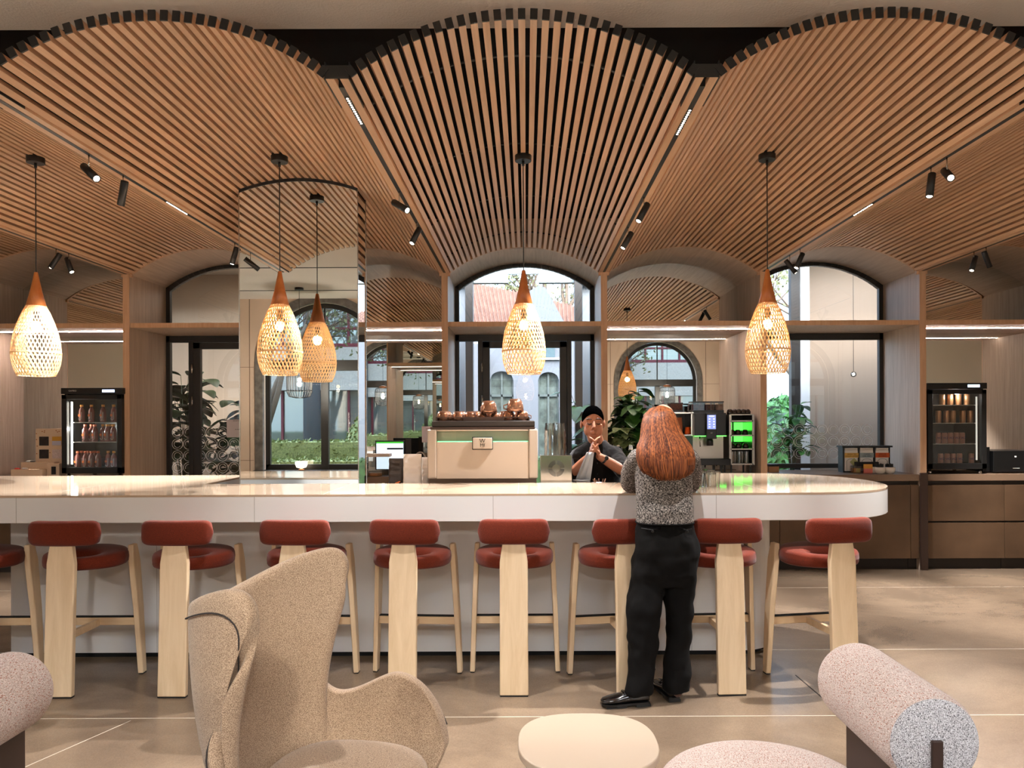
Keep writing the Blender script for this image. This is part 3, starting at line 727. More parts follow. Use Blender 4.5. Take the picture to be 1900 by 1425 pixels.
def cush(u, v):
    a = 2 * math.pi * u; ca, sa = math.cos(a), math.sin(a)
    rx = 0.265 * (1.0 if ca > 0 else 0.9); ry = 0.262
    x = 0.045 + rx * math.copysign(abs(ca) ** 0.75, ca); y = ry * math.copysign(abs(sa) ** 0.75, sa)
    ph = -math.pi / 2 + math.pi * v; f_ = math.cos(ph) ** 0.45 if math.cos(ph) > 1e-6 else 0
    return (0.045 + (x - 0.045) * f_, y * f_, 0.445 + 0.058 * math.copysign(abs(math.sin(ph)) ** 0.8, math.sin(ph)) + 0.012 * (1 - f_))
MB().grid(cush, 48, 16).build('seat_cushion', M['tweed'], egg)
MB().lathe([(0.035, 0.05), (0.03, 0.2), (0.03, 0.36)], n=20).build('swivel_post', M['steel'], egg)
fb = MB()
for k in range(4):
    a = math.radians(45 + 90 * k); fb.obox((0.16 * math.cos(a), 0.16 * math.sin(a), 0.045), (math.cos(a), math.sin(a), -0.12), (-math.sin(a), math.cos(a), 0), (0, 0, 1), 0.17, 0.02, 0.014)
fb.build('star_base', M['steel'], egg, bevel=0.004)
# ================================================================== roll-back lounge chairs
M['rollfab'] = fabric('pink_speckled_weave', (160, 140, 128), (220, 204, 194), 420, stretch=(1.5, 0.45, 1.5), c3=(150, 84, 56), bump=0.5)
M['rollcap'] = fabric('grey_speckled_weave', (130, 126, 126), (222, 220, 220), 460, c3=(70, 66, 68), bump=0.6)
def roll_chair(label, loc, rz, sgn):
    t = T('lounge_chair', label, 'armchair', loc, rz, 'low lounge chairs with roll backrests')
    R_ = 0.122; L = 0.245; zc = 0.722; xo = 0.25
    prof = [(0.001, -L), (R_ * .82, -L), (R_ * .93, -L + .008), (R_ * .985, -L + .026), (R_, -L + .05), (R_, L - .05), (R_ * .985, L - .026), (R_ * .93, L - .008), (R_ * .82, L), (0.001, L)]
    def rf(a0, a1):
        mb = MB(); n = 48; vs = []; fs = []
        for r_, y in prof[a0:a1 + 1]:
            for k in range(n):
                a = 2 * math.pi * k / n; vs.append((xo + r_ * math.cos(a), y, zc + r_ * math.sin(a)))
        for i in range(a1 - a0):
            for k in range(n): fs.append((i * n + k, i * n + (k + 1) % n, (i + 1) * n + (k + 1) % n, (i + 1) * n + k))
        return mb.add(vs, fs, True)
    ro = rf(2, 7).build('roll_backrest', M['rollfab'], t)
    rf(0, 2).build('end_cap', M['rollcap'], ro); rf(7, 9).build('end_cap', M['rollcap'], ro)
    fr = MB()
    for s_ in (-1, 1):
        fr.box(xo - .014, xo + .014, s_ * (L + .004) - .006, s_ * (L + .004) + .006, 0.30, zc + .012)
    fr.box(xo - .03, xo + .03, -L + .02, L - .02, 0.30, 0.60)
    fr.build('back_frame', M['bronzedark'], t, bevel=0.003)
    def sf(u, v):
        a = 2 * math.pi * u; ph = -math.pi / 2 + math.pi * v; f_ = max(0, math.cos(ph)) ** 0.42
        return (-0.055 + 0.335 * f_ * math.cos(a), 0.14 + 0.335 * f_ * math.sin(a), 0.385 + 0.085 * math.copysign(abs(math.sin(ph)) ** 0.85, math.sin(ph)))
    MB().grid(sf, 56, 16).build('seat', M['rollfab'], t)
    MB().lathe([(0.24, 0.02), (0.24, 0.28)], c=(-.03, 0, 0), n=32).build('plinth_base', M['bronzedark'], t)
    return t
rc = roll_chair('lounge chair with speckled pink roll backrest and grey end cap, lower right corner', (0.785, 2.155, 0), 0, 1)
rc.rotation_euler = (0, 0, math.radians(0))
dup(rc, (-1.83, 2.10, 0), 'lounge chair of which only the pink speckled roll shows at lower left edge', rz=0)
# ================================================================== side table
tb = T('side_table', 'small cream side table with rounded square top in the foreground', 'side table', (0.206, 2.58, 0))
sq = []
for k in range(64):
    a = 2 * math.pi * k / 64; c_, s_ = math.cos(a), math.sin(a); sq.append((0.238 * math.copysign(abs(c_) ** 0.78, c_), 0.24 * math.copysign(abs(s_) ** 0.78, s_)))
M['tabletop'] = mat('matt_cream_lacquer', (188, 170, 148), 0.45)
MB().prism(sq, 0.425, 0.452, 'z').build('table_top', M['tabletop'], tb, bevel=0.005, bseg=3)
MB().lathe([(0.03, 0.012), (0.03, 0.425)], n=24).build('stem', M['tabletop'], tb)
MB().lathe([(0.19, 0.0), (0.19, 0.008), (0.18, 0.012)], n=40).build('foot_plate', M['tabletop'], tb)
# ================================================================== rattan pendants
def rattan_mat():
    m, n, l, b = newmat('natural_rattan'); out = n['Material Output']
    b.inputs['Base Color'].default_value = lin((236, 208, 156)) + (1,); b.inputs['Roughness'].default_value = 0.6
    tr = n.new('ShaderNodeBsdfTranslucent'); tr.inputs[0].default_value = lin((250, 222, 170)) + (1,)
    mx_ = n.new('ShaderNodeMixShader'); mx_.inputs[0].default_value = 0.30; l.new(b.outputs[0], mx_.inputs[1]); l.new(tr.outputs[0], mx_.inputs[2]); l.new(mx_.outputs[0], out.inputs[0])
    return m
M['rattan'] = rattan_mat()
PPROF = [(0.058, 0.465), (0.080, 0.42), (0.106, 0.35), (0.128, 0.28), (0.140, 0.21), (0.145, 0.145), (0.140, 0.09), (0.128, 0.045), (0.108, 0.0)]
def prad(z):
    P = PPROF
    for (r0, z0), (r1, z1) in zip(P, P[1:]):
        if z1 <= z <= z0: t = (z0 - z) / (z0 - z1); return r0 + (r1 - r0) * t
    return P[-1][0] if z < 0 else P[0][0]
def make_pendant(label, energy=14):
    # origin at canopy bottom (z = 0)
    t = T('rattan_pendant', label, 'pendant lamp', (0, 0, 0), 0, 'rattan pendants over the bar')
    zb = -1.415  # shade bottom
    MB().lathe([(0.054, 0.0), (0.055, 0.004), (0.055, 0.048), (0.05, 0.052)], n=32).build('canopy', M['black'], t)
    MB().tube([(0, 0, -0.03), (0, 0, -0.74)], 0.0035, 8).lathe([(0.009, -0.03), (0.009, 0.0)], n=12).build('cord', M['black'], t)
    MB().lathe([(0.010, 0.69), (0.012, 0.685), (0.022, 0.63), (0.036, 0.56), (0.060, 0.465), (0.056, 0.463)], c=(0, 0, zb), n=32).build('wooden_cone', M['teak'], t)
    sh = MB(); NSD = 36; ST_ = 22
    for d in (-1, 1):
        for k in range(NSD):
            a0 = 2 * math.pi * k / NSD; pts = []
            for j in range(ST_ + 1):
                z = 0.465 * (1 - j / ST_); a = a0 + d * (1.5 * (j / ST_) ** 1.0); r_ = prad(z) + d * 0.0012
                pts.append((r_ * math.cos(a), r_ * math.sin(a), zb + z))
            # flat ribbon
            vs = []; fs = []
            for j, p in enumerate(pts):
                P = Vector(p); q = Vector(pts[min(j + 1, ST_)]) - Vector(pts[max(j - 1, 0)]); q.normalize(); rad = Vector((P.x, P.y, 0)).normalized(); s_ = q.cross(rad).normalized() * (0.0021 + 0.0009 * prad(P.z - zb) / 0.145)
                vs += [P - s_ + rad * 0.0007, P + s_ + rad * 0.0007, P + s_ - rad * 0.0007, P - s_ - rad * 0.0007]
            for j in range(ST_):
                for q_ in range(4): fs.append((j * 4 + q_, j * 4 + (q_ + 1) % 4, (j + 1) * 4 + (q_ + 1) % 4, (j + 1) * 4 + q_))
            sh.add(vs, fs)
    for z in (0.46, 0.345, 0.155, 0.15, 0.012, 0.002):
        r_ = prad(z) + 0.001; sh.tube([(r_ * math.cos(2 * math.pi * k / 40), r_ * math.sin(2 * math.pi * k / 40), zb + z) for k in range(40)], 0.0026, 5, closed=True)
    sh.build('woven_shade', M['rattan'], t, fix=False)
    MB().lathe([(0.004, 0.44), (0.018, 0.43), (0.018, 0.37), (0.014, 0.365)], c=(0, 0, zb), n=16).build('lamp_holder', M['black'], t)
    MB().ball((0, 0, zb + 0.325), 0.030, 16, 10, (1, 1, 1.15)).build('bulb', M['bulb'], t)
    return t
PD = 5.02; PZ = 3.318
plab = {0: 'rattan pendant hanging in front of the middle glazed door', -2: 'leftmost rattan pendant, above the bottle fridge', -1: 'rattan pendant hanging just in front of the mirrored column', 1: 'rightmost rattan pendant, left of the window with tea tins'}
pp = make_pendant(plab[0]); pp.location = (bx_(0), PD, PZ - 0.052)
for i in (-2, -1, 1): dup(pp, (bx_(i), PD, PZ - 0.052), plab[i])
for i in (-2, -1, 0, 1):
    l_ = light('pendant_light', 'POINT', (bx_(i), PD, PZ - 0.052 - 1.415 + 0.325), 26, (1.0, 0.88, 0.70)); l_.data.shadow_soft_size = 0.035
# ================================================================== track spotlights
def make_spot(label):
    t = T('track_spotlight', label, 'spotlight', (0, 0, 0), 0, 'black cylinder spotlights on the ceiling tracks')
    MB().tube([(0, 0, 0.01), (0, 0, -0.10)], 0.0035, 8).build('stem', M['steel'], t)
    hd = MB().lathe([(0.001, 0.0), (0.021, 0.0), (0.022, 0.004), (0.022, 0.150), (0.0175, 0.150), (0.0165, 0.146)], n=24).build('head', M['black'], t)
    MB().lathe([(0.001, 0.1475), (0.0162, 0.1475)], n=20, cap=False).build('lens', M['lens'], hd, fix=False)
    return t, hd
SPW = {'warm': (1.0, 0.80, 0.58)}
spots = [(-.5, 4.93, (1.2, -.9, -.9), 'spotlight on the left inner track, nearer of its pair'), (-.5, 5.70, (-.5, -.6, -1.3), 'spotlight on the left inner track, farther of its pair'),
    (.5, 5.08, (-.7, -.4, -1.3), 'spotlight on the right inner track, nearer of its pair'), (.5, 5.87, (-.8, -.3, -1.4), 'spotlight on the right inner track, farther of its pair'),
    (-1.5, 4.23, (1.3, -.7, -1.1), 'lit spotlight above the left bar stools, tilted to the right'), (-1.5, 4.59, (-.5, .5, -1.2), 'spotlight left of the mirrored column, tilted to the left'),
    (1.5, 4.50, (-.25, -.2, -1.2), 'dark-bodied spotlight hanging beside the glaring one at right'), (1.5, 4.33, (-.3, -1.2, -.8), 'glaring spotlight at right that shines toward the viewer'),
    (-1.5, 6.35, (-.3, -.1, -1.2), 'small spotlight close to the left edge of the mirrored column'), (-1.5, 6.62, (.9, -.3, -1.1), 'small spotlight tucked behind the mirrored column edge'),
    (1.5, 6.65, (-.6, -.2, -1.2), 'spotlight above the tea window, tilted left'), (1.5, 6.91, (.7, -.2, -1.0), 'spotlight above the tea window, tilted right'),
    (-2.5, 6.54, (-.6, -.3, -1.2), 'spotlight above the bottle fridge, tilted left'), (-2.5, 6.72, (.6, -.3, -1.2), 'spotlight above the bottle fridge, tilted right'),
    (2.5, 6.62, (.6, .2, -1.2), 'spotlight above the can fridge, tilted right'), (2.5, 6.80, (-.5, -.3, -1.2), 'spotlight above the can fridge, tilted left')]
for k, (b_, D, dr, lab) in enumerate(spots):
    x = bx_(b_); t, hd = make_spot(lab); t.location = (x, D, ZS + 0.005)
    v = Vector(dr).normalized(); q = v.to_track_quat('Z', 'Y'); hd.rotation_euler = q.to_euler(); hd.location = Vector((0, 0, -0.10)) - v * 0.06
    L_ = Vector((x, D, ZS + .005 - 0.10)) + v * 0.105
    s_ = light('track_spot_light', 'SPOT', L_, {0: 160, 4: 160, 7: 90}.get(k, 460), (1.0, 0.92, 0.83)); s_.rotation_euler = v.to_track_quat('-Z', 'Y').to_euler()
    s_.data.spot_size = math.radians(62); s_.data.spot_blend = 0.6; s_.data.shadow_soft_size = 0.02
def downlight(b_, D0, D1, label):
    x = bx_(b_); t = T('linear_downlight', label, 'ceiling light', (x, D0, ZS + 0.008), 0, 'dotted downlight inserts in the tracks')
    MB().box(-0.012, 0.012, 0, D1 - D0, -0.0115, 0.003).build('housing', M['black'], t)
    d = MB(); n = 13
    for k in range(n): d.lathe([(0.0052, 0), (0.0052, 0.001)], c=(0, (D1 - D0) * (k + .5) / n, -0.0125), n=10)
    d.build('lens_row', M['lens'], t)
    l_ = light('downlight_light', 'SPOT', (x, (D0 + D1) / 2, ZS - 0.01), 160, (1.0, 0.92, 0.83)); l_.data.spot_size = math.radians(80); l_.data.spot_blend = .7; l_.data.shadow_soft_size = .01
downlight(-.5, 3.49, 3.81, 'row of tiny downlights at the front of the left inner track')
downlight(.5, 3.64, 3.97, 'row of tiny downlights at the front of the right inner track')
downlight(-1.5, 5.14, 5.46, 'row of tiny downlights in the track left of the mirrored column')
downlight(1.5, 5.26, 5.56, 'row of tiny downlights in the track over the right end of the bar')
# ================================================================== black cage pendants by the windows (seen in the mirrors)
def cage(label):
    t = T('cage_pendant', label, 'pendant lamp', (0, 0, 0), 0, 'black cage pendants near the windows')
    MB().lathe([(0.06, -0.03), (0.06, 0.0)], n=24).build('canopy', M['black'], t)
    MB().tube([(0, 0, -0.02), (0, 0, -1.12)], 0.003, 6).build('cord', M['black'], t)
    MB().lathe([(0.08, -1.13), (0.085, -1.10), (0.02, -1.08)], n=24).build('wooden_cap', M['teak'], t)
    c_ = MB(); pr = [(0.085, -1.12), (0.15, -1.14), (0.17, -1.20), (0.172, -1.32), (0.168, -1.44), (0.14, -1.50), (0.05, -1.52)]
    for k in range(28):
        a = 2 * math.pi * k / 28; c_.tube([(r_ * math.cos(a), r_ * math.sin(a), z) for r_, z in pr], 0.004, 4)
    for z, r_ in ((-1.22, .171), (-1.42, .169), (-1.14, .15)): c_.tube([(r_ * math.cos(2 * math.pi * k / 32), r_ * math.sin(2 * math.pi * k / 32), z) for k in range(32)], 0.004, 5, closed=True)
    c_.build('cage', M['black'], t)
    MB().ball((0, 0, -1.27), 0.03, 12, 8).build('bulb', M['bulb'], t)
    return t
c0 = cage('black cage pendant seen in the mirrored column'); c0.location = (-3.12, 0.54, ZCEIL)
dup(c0, (3.08, 0.54, ZCEIL), 'black cage pendant seen in the mirror behind the coffee machine'); dup(c0, (0.0, 0.12, ZCEIL), 'black cage pendant seen reflected in the middle glazed door')
for x, yq in ((-3.12, .54), (0, .12), (3.08, .54)): light('cage_light', 'POINT', (x, yq, ZCEIL - 1.33), 60, (1, .86, .68), shadow_soft_size=0.03)
wl = T('bowl_lamp', 'small glowing white bowl lamp on the window sill, seen in the mirrored column', 'lamp', (-3.37, YS + 0.03, 0.80))
MB().lathe([(0.045, 0), (0.05, 0.01), (0.02, 0.02), (0.015, 0.03)], n=20).build('foot', M['teak'], wl)
MB().lathe([(0.02, 0.03), (0.07, 0.045), (0.088, 0.09), (0.09, 0.13), (0.085, 0.13)], n=28).build('shade', emis('glowing_bowl', (255, 226, 190), 5), wl)
# ================================================================== outside and the rooms beyond
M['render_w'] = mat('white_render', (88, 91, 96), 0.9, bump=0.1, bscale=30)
M['tile'] = None
def tile_mat():
    m, n, l, b = newmat('clay_roof_tiles'); tc = n.new('ShaderNodeTexCoord'); br = n.new('ShaderNodeTexBrick')
    br.inputs['Scale'].default_value = 3.2; br.inputs['Color1'].default_value = lin((92, 68, 58)) + (1,); br.inputs['Color2'].default_value = lin((76, 56, 48)) + (1,); br.inputs['Mortar'].default_value = lin((34, 26, 22)) + (1,)
    br.inputs['Mortar Size'].default_value = 0.03; l.new(tc.outputs['UV'], br.inputs['Vector']); mp = n.new('ShaderNodeMapping'); l.new(tc.outputs['Object'], mp.inputs[0]); l.new(mp.outputs[0], br.inputs['Vector'])
    l.new(br.outputs[0], b.inputs['Base Color']); b.inputs['Roughness'].default_value = 0.8; return m
gm = mat('gravel_and_grass', (96, 96, 76), 0.95, var=0.3, vscale=4)
ST(MB().box(-30, 30, DB + 3.4, 60, -0.12, -0.02).build('ground', gm)); ST(MB().box(-30, 30, -40, YS - 0.3, -0.12, -0.02).build('ground', gm))
hs = T('house', 'white rendered house with arched windows beyond the middle glazed door', 'building', (0, 16, 0))
D_ = 16.0
def openwall(mb, x0, x1, z1, y0, y1, wins):
    # wins: (cx, hw, z0, zs) round-headed openings ; segmental rise .25
    cur = x0
    for cx_, hw, z0, zs in sorted(wins):
        mb.box(cur, cx_ - hw, y0, y1, 0, z1); mb.box(cx_ - hw, cx_ + hw, y0, y1, 0, z0); n = 12
        for k in range(n):
            xa = cx_ - hw + 2 * hw * k / n; xb = cx_ - hw + 2 * hw * (k + 1) / n
            def zz(x): return zs + hw * 0.75 * math.sqrt(max(0, 1 - ((x - cx_) / hw) ** 2))
            vs = [(xa, y0, zz(xa)), (xb, y0, zz(xb)), (xb, y0, z1), (xa, y0, z1), (xa, y1, zz(xa)), (xb, y1, zz(xb)), (xb, y1, z1), (xa, y1, z1)]
            mb.add(vs, [(0, 3, 2, 1), (4, 5, 6, 7), (0, 1, 5, 4), (2, 3, 7, 6)])
        cur = cx_ + hw
    mb.box(cur, x1, y0, y1, 0, z1)
S_ = D_ / F
def X_(px): return (px - CX) * S_
def Z_(py): return H - (py - CY) * S_
hw_ = MB(); wins = [(X_(931), 0.25, 0.2, Z_(705)), (X_(1018), 0.22, 0.2, Z_(705))]
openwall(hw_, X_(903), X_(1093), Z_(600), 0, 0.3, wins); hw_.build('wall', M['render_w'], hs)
MB().box(X_(1003), X_(1040), -0.08, 0.02, Z_(668), Z_(664)).build('sill', mat('grey_stone_sill', (170, 172, 174), 0.8), hs)
MB().box(X_(1006), X_(1030), -0.03, -0.01, Z_(663), Z_(632)).build('window', mat('dark_window', (70, 84, 88), 0.1), hs)
for cx_, h2, z0, zs in wins:
    f = MB(); f.box(cx_ - .02, cx_ + .02, .12, .16, z0, zs + .2).box(cx_ - h2, cx_ + h2, .12, .16, zs - .35, zs - .30).box(cx_ - h2, cx_ - h2 + .03, .12, .16, z0, zs + .1).box(cx_ + h2 - .03, cx_ + h2, .12, .16, z0, zs + .1)
    fo = f.build('window', mat('grey_green_joinery', (58, 68, 66), 0.5), hs)
    MB().box(cx_ - h2, cx_ + h2, .2, .22, z0, zs + .25).build('window_glazing', mat('house_window_glass', (70, 78, 74), .15, var=.5, vscale=7), hs)
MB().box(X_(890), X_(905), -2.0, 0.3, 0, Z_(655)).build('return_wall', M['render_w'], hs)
tm = mat('clay_roof_tiles', (104, 74, 60), .8, var=.25, vscale=6)
def roof(c, rows, cols, name):
    c = [Vector(p) for p in c]; nrm = (c[1] - c[0]).cross(c[3] - c[0]).normalized()
    if nrm.z < 0: nrm = -nrm
    def f_(u, v):
        p = c[0].lerp(c[1], u).lerp(c[3].lerp(c[2], u), v); fr = (v * rows) % 1.0
        return p + nrm * (.055 * (1 - fr) + .028 * math.sin(u * cols * 2 * math.pi))
    return MB().grid(f_, cols * 6, rows * 4, smooth=False).build(name, tm, hs, fix=False)
def rel(px, py, D): p = W(px, py, D); return (p.x, D - 16, p.z)
roof([rel(820, 606, 15.8), rel(975, 606, 15.8), rel(966, 546, 20.5), rel(800, 512, 20.5)], 16, 22, 'roof')
roof([rel(1024, 606, 16.2), rel(1110, 606, 16.2), rel(1110, 582, 19.5), rel(1020, 560, 19.5)], 9, 12, 'roof')
# ribs of tiles for relief
gb = MB().prism([(X_(958), Z_(603)), (X_(963), Z_(560)), (X_(985), Z_(545)), (X_(1000), Z_(536)), (X_(1012), Z_(540)), (X_(1026), Z_(565)), (X_(1046), Z_(603))], -0.4, 0.1, 'y').build('gable', M['render_w'], hs)
# bare trees
def bare_tree(loc, h, label, seed, col='bark', spread=1.0, leaves=0):
    r = random.Random(seed); t = T('tree', label, 'tree', loc, 0, 'trees around the building'); mb = MB(); tips = []
    def br(p, d, L, rad, dep):
        q = p + d * L; mb.tube([p, (p + q) / 2 + Vector((r.uniform(-1, 1), r.uniform(-1, 1), 0)) * L * .04, q], [rad, rad * .85, rad * .65], 5 if dep > 2 else 3)
        if dep == 0: tips.append(q); return
        for k in range(3 if dep > 1 else 4):
            nd = (d + Vector((r.uniform(-1, 1), r.uniform(-1, 1), r.uniform(-.3, .7))) * .75 * spread).normalized(); br(q if k else p + d * L * .8, nd, L * r.uniform(.6, .82), rad * .55, dep - 1)
        tips.append(q)
    br(Vector((0, 0, -.1)), Vector((0, 0, 1)), h * .3, h * .022, 5)
    mb.build('branches', M[col], t)
    if leaves:
        lf = MB()
        for p in tips:
            for _ in range(leaves):
                c = p + Vector((r.gauss(0, .25), r.gauss(0, .25), r.gauss(0, .25))); a = Vector((r.uniform(-1, 1), r.uniform(-1, 1), r.uniform(-1, 1))).normalized() * .07; b_ = a.orthogonal().normalized() * .04
                lf.add([c - a, c + b_, c + a, c - b_], [(0, 1, 2, 3)])
        lf.build('foliage', mat('olive_tree_leaves', (104, 108, 72), 0.8, var=.3, vscale=3), t, fix=False)
    return t
so_ = MB()
z0_, z1_ = W(976, 526, 9.5).z, W(976, 500, 9.5).z
so_.box(W(846, 600, 9.5).x, W(943, 600, 9.5).x, 9.45, 9.55, z0_, z1_ + .3).box(W(1000, 600, 9.5).x, W(1106, 600, 9.5).x, 9.45, 9.55, z0_, z1_ + .3).box(W(943, 600, 9.5).x, W(1000, 600, 9.5).x, 9.48, 9.52, W(976, 509, 9.5).z, z1_ + .3)
ST(so_.build('trim_porch_soffit', mat('grey_porch_board', (120, 126, 126), .7)), 'grey boards of the porch above the middle door')
for a_, b_, nm_ in ((864, 878, 'trim_porch_post'), (1066, 1080, 'trim_porch_post')):
    ST(MB().box(W(a_, 600, 9.3).x, W(b_, 600, 9.3).x, 9.25, 9.4, 0, z0_ + .1).build(nm_, M['frame']), 'dark porch post outside the middle door')
for a_, b_ in ((840, 863), (1081, 1112)):
    ST(MB().box(W(a_, 600, 9.6).x, W(b_, 600, 9.6).x, 9.6, 9.7, 0, z1_ + .3).build('trim_porch_side', mat('pale_porch_side', (128, 132, 134), .8)), 'pale side wall of the porch outside the middle door')
bare_tree((0.8, 24.5, 0), 11, 'bare-branched tree behind the white house gable', 3, leaves=7)
bare_tree((3.4, 23, 0), 10, 'leafy pale tree to the right of the white house', 9, leaves=6)
bare_tree((6.2, 16.5, 0), 7, 'bare tree glimpsed left of the tea window', 5, spread=1.3, leaves=5)
# plants: arching stems with broad leaves
def leafmesh(mb, base, d, L, wd, droop, r):
    d = Vector(d).normalized(); side = d.cross(Vector((0, 0, 1))).normalized(); n = 6; vs = []
    for k in range(n + 1):
        t = k / n; p = Vector(base) + d * L * t + Vector((0, 0, -droop * L * t * t)); w_ = wd * math.sin(math.pi * min(1, t * .93 + .04)) ** 0.8
        vs += [p - side * w_ + Vector((0, 0, .25 * w_)), p, p + side * w_ + Vector((0, 0, .25 * w_))]
    fs = []
    for k in range(n):
        a = k * 3; fs += [(a, a + 1, a + 4, a + 3), (a + 1, a + 2, a + 5, a + 4)]
    mb.add(vs, fs, True)
def plant(loc, h, rad, label, seed, mname, nstem=14, leaf=0.2, pot=True, wd=.34, potmat=None, potr=0.16, poth=0.3):
    r = random.Random(seed); t = T('potted_plant', label, 'plant', loc)
    if pot: MB().lathe([(potr * .8, 0), (potr, poth), (potr * .92, poth), (potr * .9, poth - .03)], n=28).build('pot', potmat or mat('grey_planter', (176, 176, 172), 0.6), t)
    st = MB(); lf = MB(); z0 = poth - .03 if pot else 0
    for k in range(nstem):
        a = r.uniform(0, 6.28); rr = rad * r.uniform(.1, .9); top = Vector((rr * math.cos(a), rr * math.sin(a), z0 + h * r.uniform(.35, 1.0)))
        mid = Vector((top.x * .35, top.y * .35, z0 + (top.z - z0) * .6)); st.tube([(top.x * .1, top.y * .1, z0), mid, top], [.007, .005, .003], 5)
        for j in range(5):
            b_ = mid.lerp(top, r.uniform(.1, 1)) if j else top; aa = a + r.uniform(-1.6, 1.6); L = leaf * r.uniform(.7, 1.15)
            leafmesh(lf, b_, (math.cos(aa), math.sin(aa), r.uniform(-.3, .6)), L, L * wd * r.uniform(.8, 1.1), r.uniform(.1, .6), r)
    st.build('stems', M['leafdark'], t); lf.build('foliage', M[mname], t, fix=False)
    return t
# room behind the left door
M['room_beige'] = mat('beige_room_wall', (176, 158, 138), 0.9)
ST(MB().box(XL, bx_(-1.45), DB + 2.6, DB + 2.75, 0, 3.7).build('wall_annex_left', M['room_beige']), 'beige wall of the room behind the left door')
ST(MB().box(bx_(-1.5), bx_(-1.5) + .1, DB, DB + 2.75, 0, 3.7).build('wall_annex_side', M['room_beige']))
ST(MB().box(XL, bx_(-1.45), DB, DB + 2.75, 3.7, 3.8).build('ceiling_annex', M['plaster']))
ST(MB().box(XL, XL + .1, DB, DB + 2.75, 0, 3.7).build('wall_annex_end', M['room_beige']))
pl_ = W(345, 860, 9.35)
plant((pl_.x - .05, 9.45, 0), 1.55, 0.42, 'tall leafy plant in a pale planter behind the left glazed door', 11, 'leafdark', 26, 0.30, poth=0.62, potr=.3, wd=.36)
plant((pl_.x + .62, 9.7, 0), 1.35, 0.5, 'broad-leaved plant seen through the left door pane', 12, 'leafdark', 22, 0.32, poth=0.5, potr=.25)
light('annex_light', 'AREA', (bx_(-2.2), DB + 1.2, 3.6), 26, (1, .86, .7), size=1.0)
# right-hand annex: beige wall, white column, dark frame
xw = W(1500, 700, 10.0).x
ST(MB().box(xw, XR + 1, 10.0, 10.15, 0, 3.9).build('wall_annex_right', mat('taupe_room_wall', (150, 134, 118), 0.9)), 'tall taupe wall behind the tea window')
ST(MB().box(W(1483, 700, 9.9).x, W(1500, 700, 9.9).x, 9.85, 10.1, 0, 3.9).build('trim_white_pier', M['white_pier']))
ST(MB().box(W(1466, 700, 9.9).x, W(1482, 700, 9.9).x, 9.85, 9.95, 0, 3.9).build('trim_dark_mullion', M['frame']))
ST(MB().box(bx_(1.45), XR + 1, DB, 10.15, 3.9, 4.0).build('ceiling_annex', M['plaster']))
ST(MB().box(XR, XR + .1, DB, 10.15, 0, 3.9).build('wall_annex_end', M['room_beige']))
light('annex_light', 'AREA', (4.4, 9.3, 3.7), 8, (1, .88, .74), size=.8)
gl_ = T('glass_bulb_pendant', 'tiny glass bulb pendant hanging behind the tea window', 'pendant lamp', W(1583, 520, 9.4))
zt = 3.88 - gl_.location.z; zb_ = W(1583, 690, 9.4).z - gl_.location.z
MB().tube([(0, 0, zb_), (0, 0, zt)], 0.003, 6).build('cord', M['black'], gl_)
MB().ball((0, 0, zb_ - .03), 0.035, 14, 10).build('glass_globe', M['gclear'], gl_); MB().ball((0, 0, zb_ - .03), 0.015, 10, 8).build('bulb', M['lens'], gl_)
# shrubs outside
def shrub(name, label, cat, loc, sx, sy, sz, n, seed, box=True, mname='hedge', ls=.05, group=None):
    r = random.Random(seed); t = T(name, label, cat, loc, 0, group); mb = MB()
    if box: mb.box(-sx, sx, -sy, sy, 0, sz)
    else: mb.grid(lambda u, v: (sx * math.cos(6.2832 * u) * math.sin(1.5708 * v + .0001) , sy * math.sin(6.2832 * u) * math.sin(1.5708 * v + .0001), sz * math.cos(1.5708 * v)), 24, 10)
    mb.build('clipped_mass', M[mname], t)
    lf = MB()
    for _ in range(n):
        if box:
            f_ = r.random()
            if f_ < .5: p = Vector((r.uniform(-sx, sx), sy if f_ < .45 else -sy, r.uniform(0, sz)))
            else: p = Vector((r.uniform(-sx, sx), r.uniform(-sy, sy), sz))
        else:
            a = r.uniform(0, 6.28); c_ = r.random(); q = math.sqrt(1 - c_ * c_); p = Vector((sx * q * math.cos(a), sy * q * math.sin(a), sz * c_))
        p += Vector((r.gauss(0, .02), r.gauss(0, .02), r.gauss(0, .02))); a = Vector((r.uniform(-1, 1), r.uniform(-1, 1), r.uniform(-1, 1))).normalized() * ls; b_ = a.orthogonal().normalized() * ls * .55
        lf.add([p - a, p + b_, p + a, p - b_], [(0, 1, 2, 3)])
    lf.build('leaf_surface', M['hedge'] if mname == 'hedge' else M[mname], t, fix=False)
    return t
shrub('hedge', 'low clipped hedge nearest the windows, seen in the mirrors', 'hedge', (0, -2.7, 0), 9, .35, .82, 5000, 1)
shrub('hedge', 'taller clipped hedge behind the low one, seen in the mirrors', 'hedge', (0, -4.1, 0), 9.5, .4, 1.12, 4000, 2)
shrub('topiary', 'dome-shaped topiary bush beyond the hedges, seen in the mirrored column', 'bush', (-3.3, -5.4, 0), .75, .75, 1.75, 1500, 3, False)
shrub('bush', 'sunlit bush outside, left side of the tea window', 'bush', (4.55, 13.0, 0), 1.1, .7, 1.9, 2500, 4, False, 'leaf', .09)
shrub('bush', 'pale hedge outside the middle glazed door', 'bush', (-.2, 15.2, 0), 2.4, .3, .75, 1500, 6, True, 'leafdark', .05)
plant((W(1475, 820, 9.3).x, 9.4, 0), 0.9, .22, 'green leafy plant at the left side of the tea window', 31, 'leaf', 14, .2, poth=.9, potr=.16)
plant((W(1092, 760, 8.95).x + .05, 8.95, 0), 1.25, .3, 'plant with long pointed leaves just outside the middle door', 32, 'leaf', 9, .28, poth=.75, potr=.15, wd=.26)
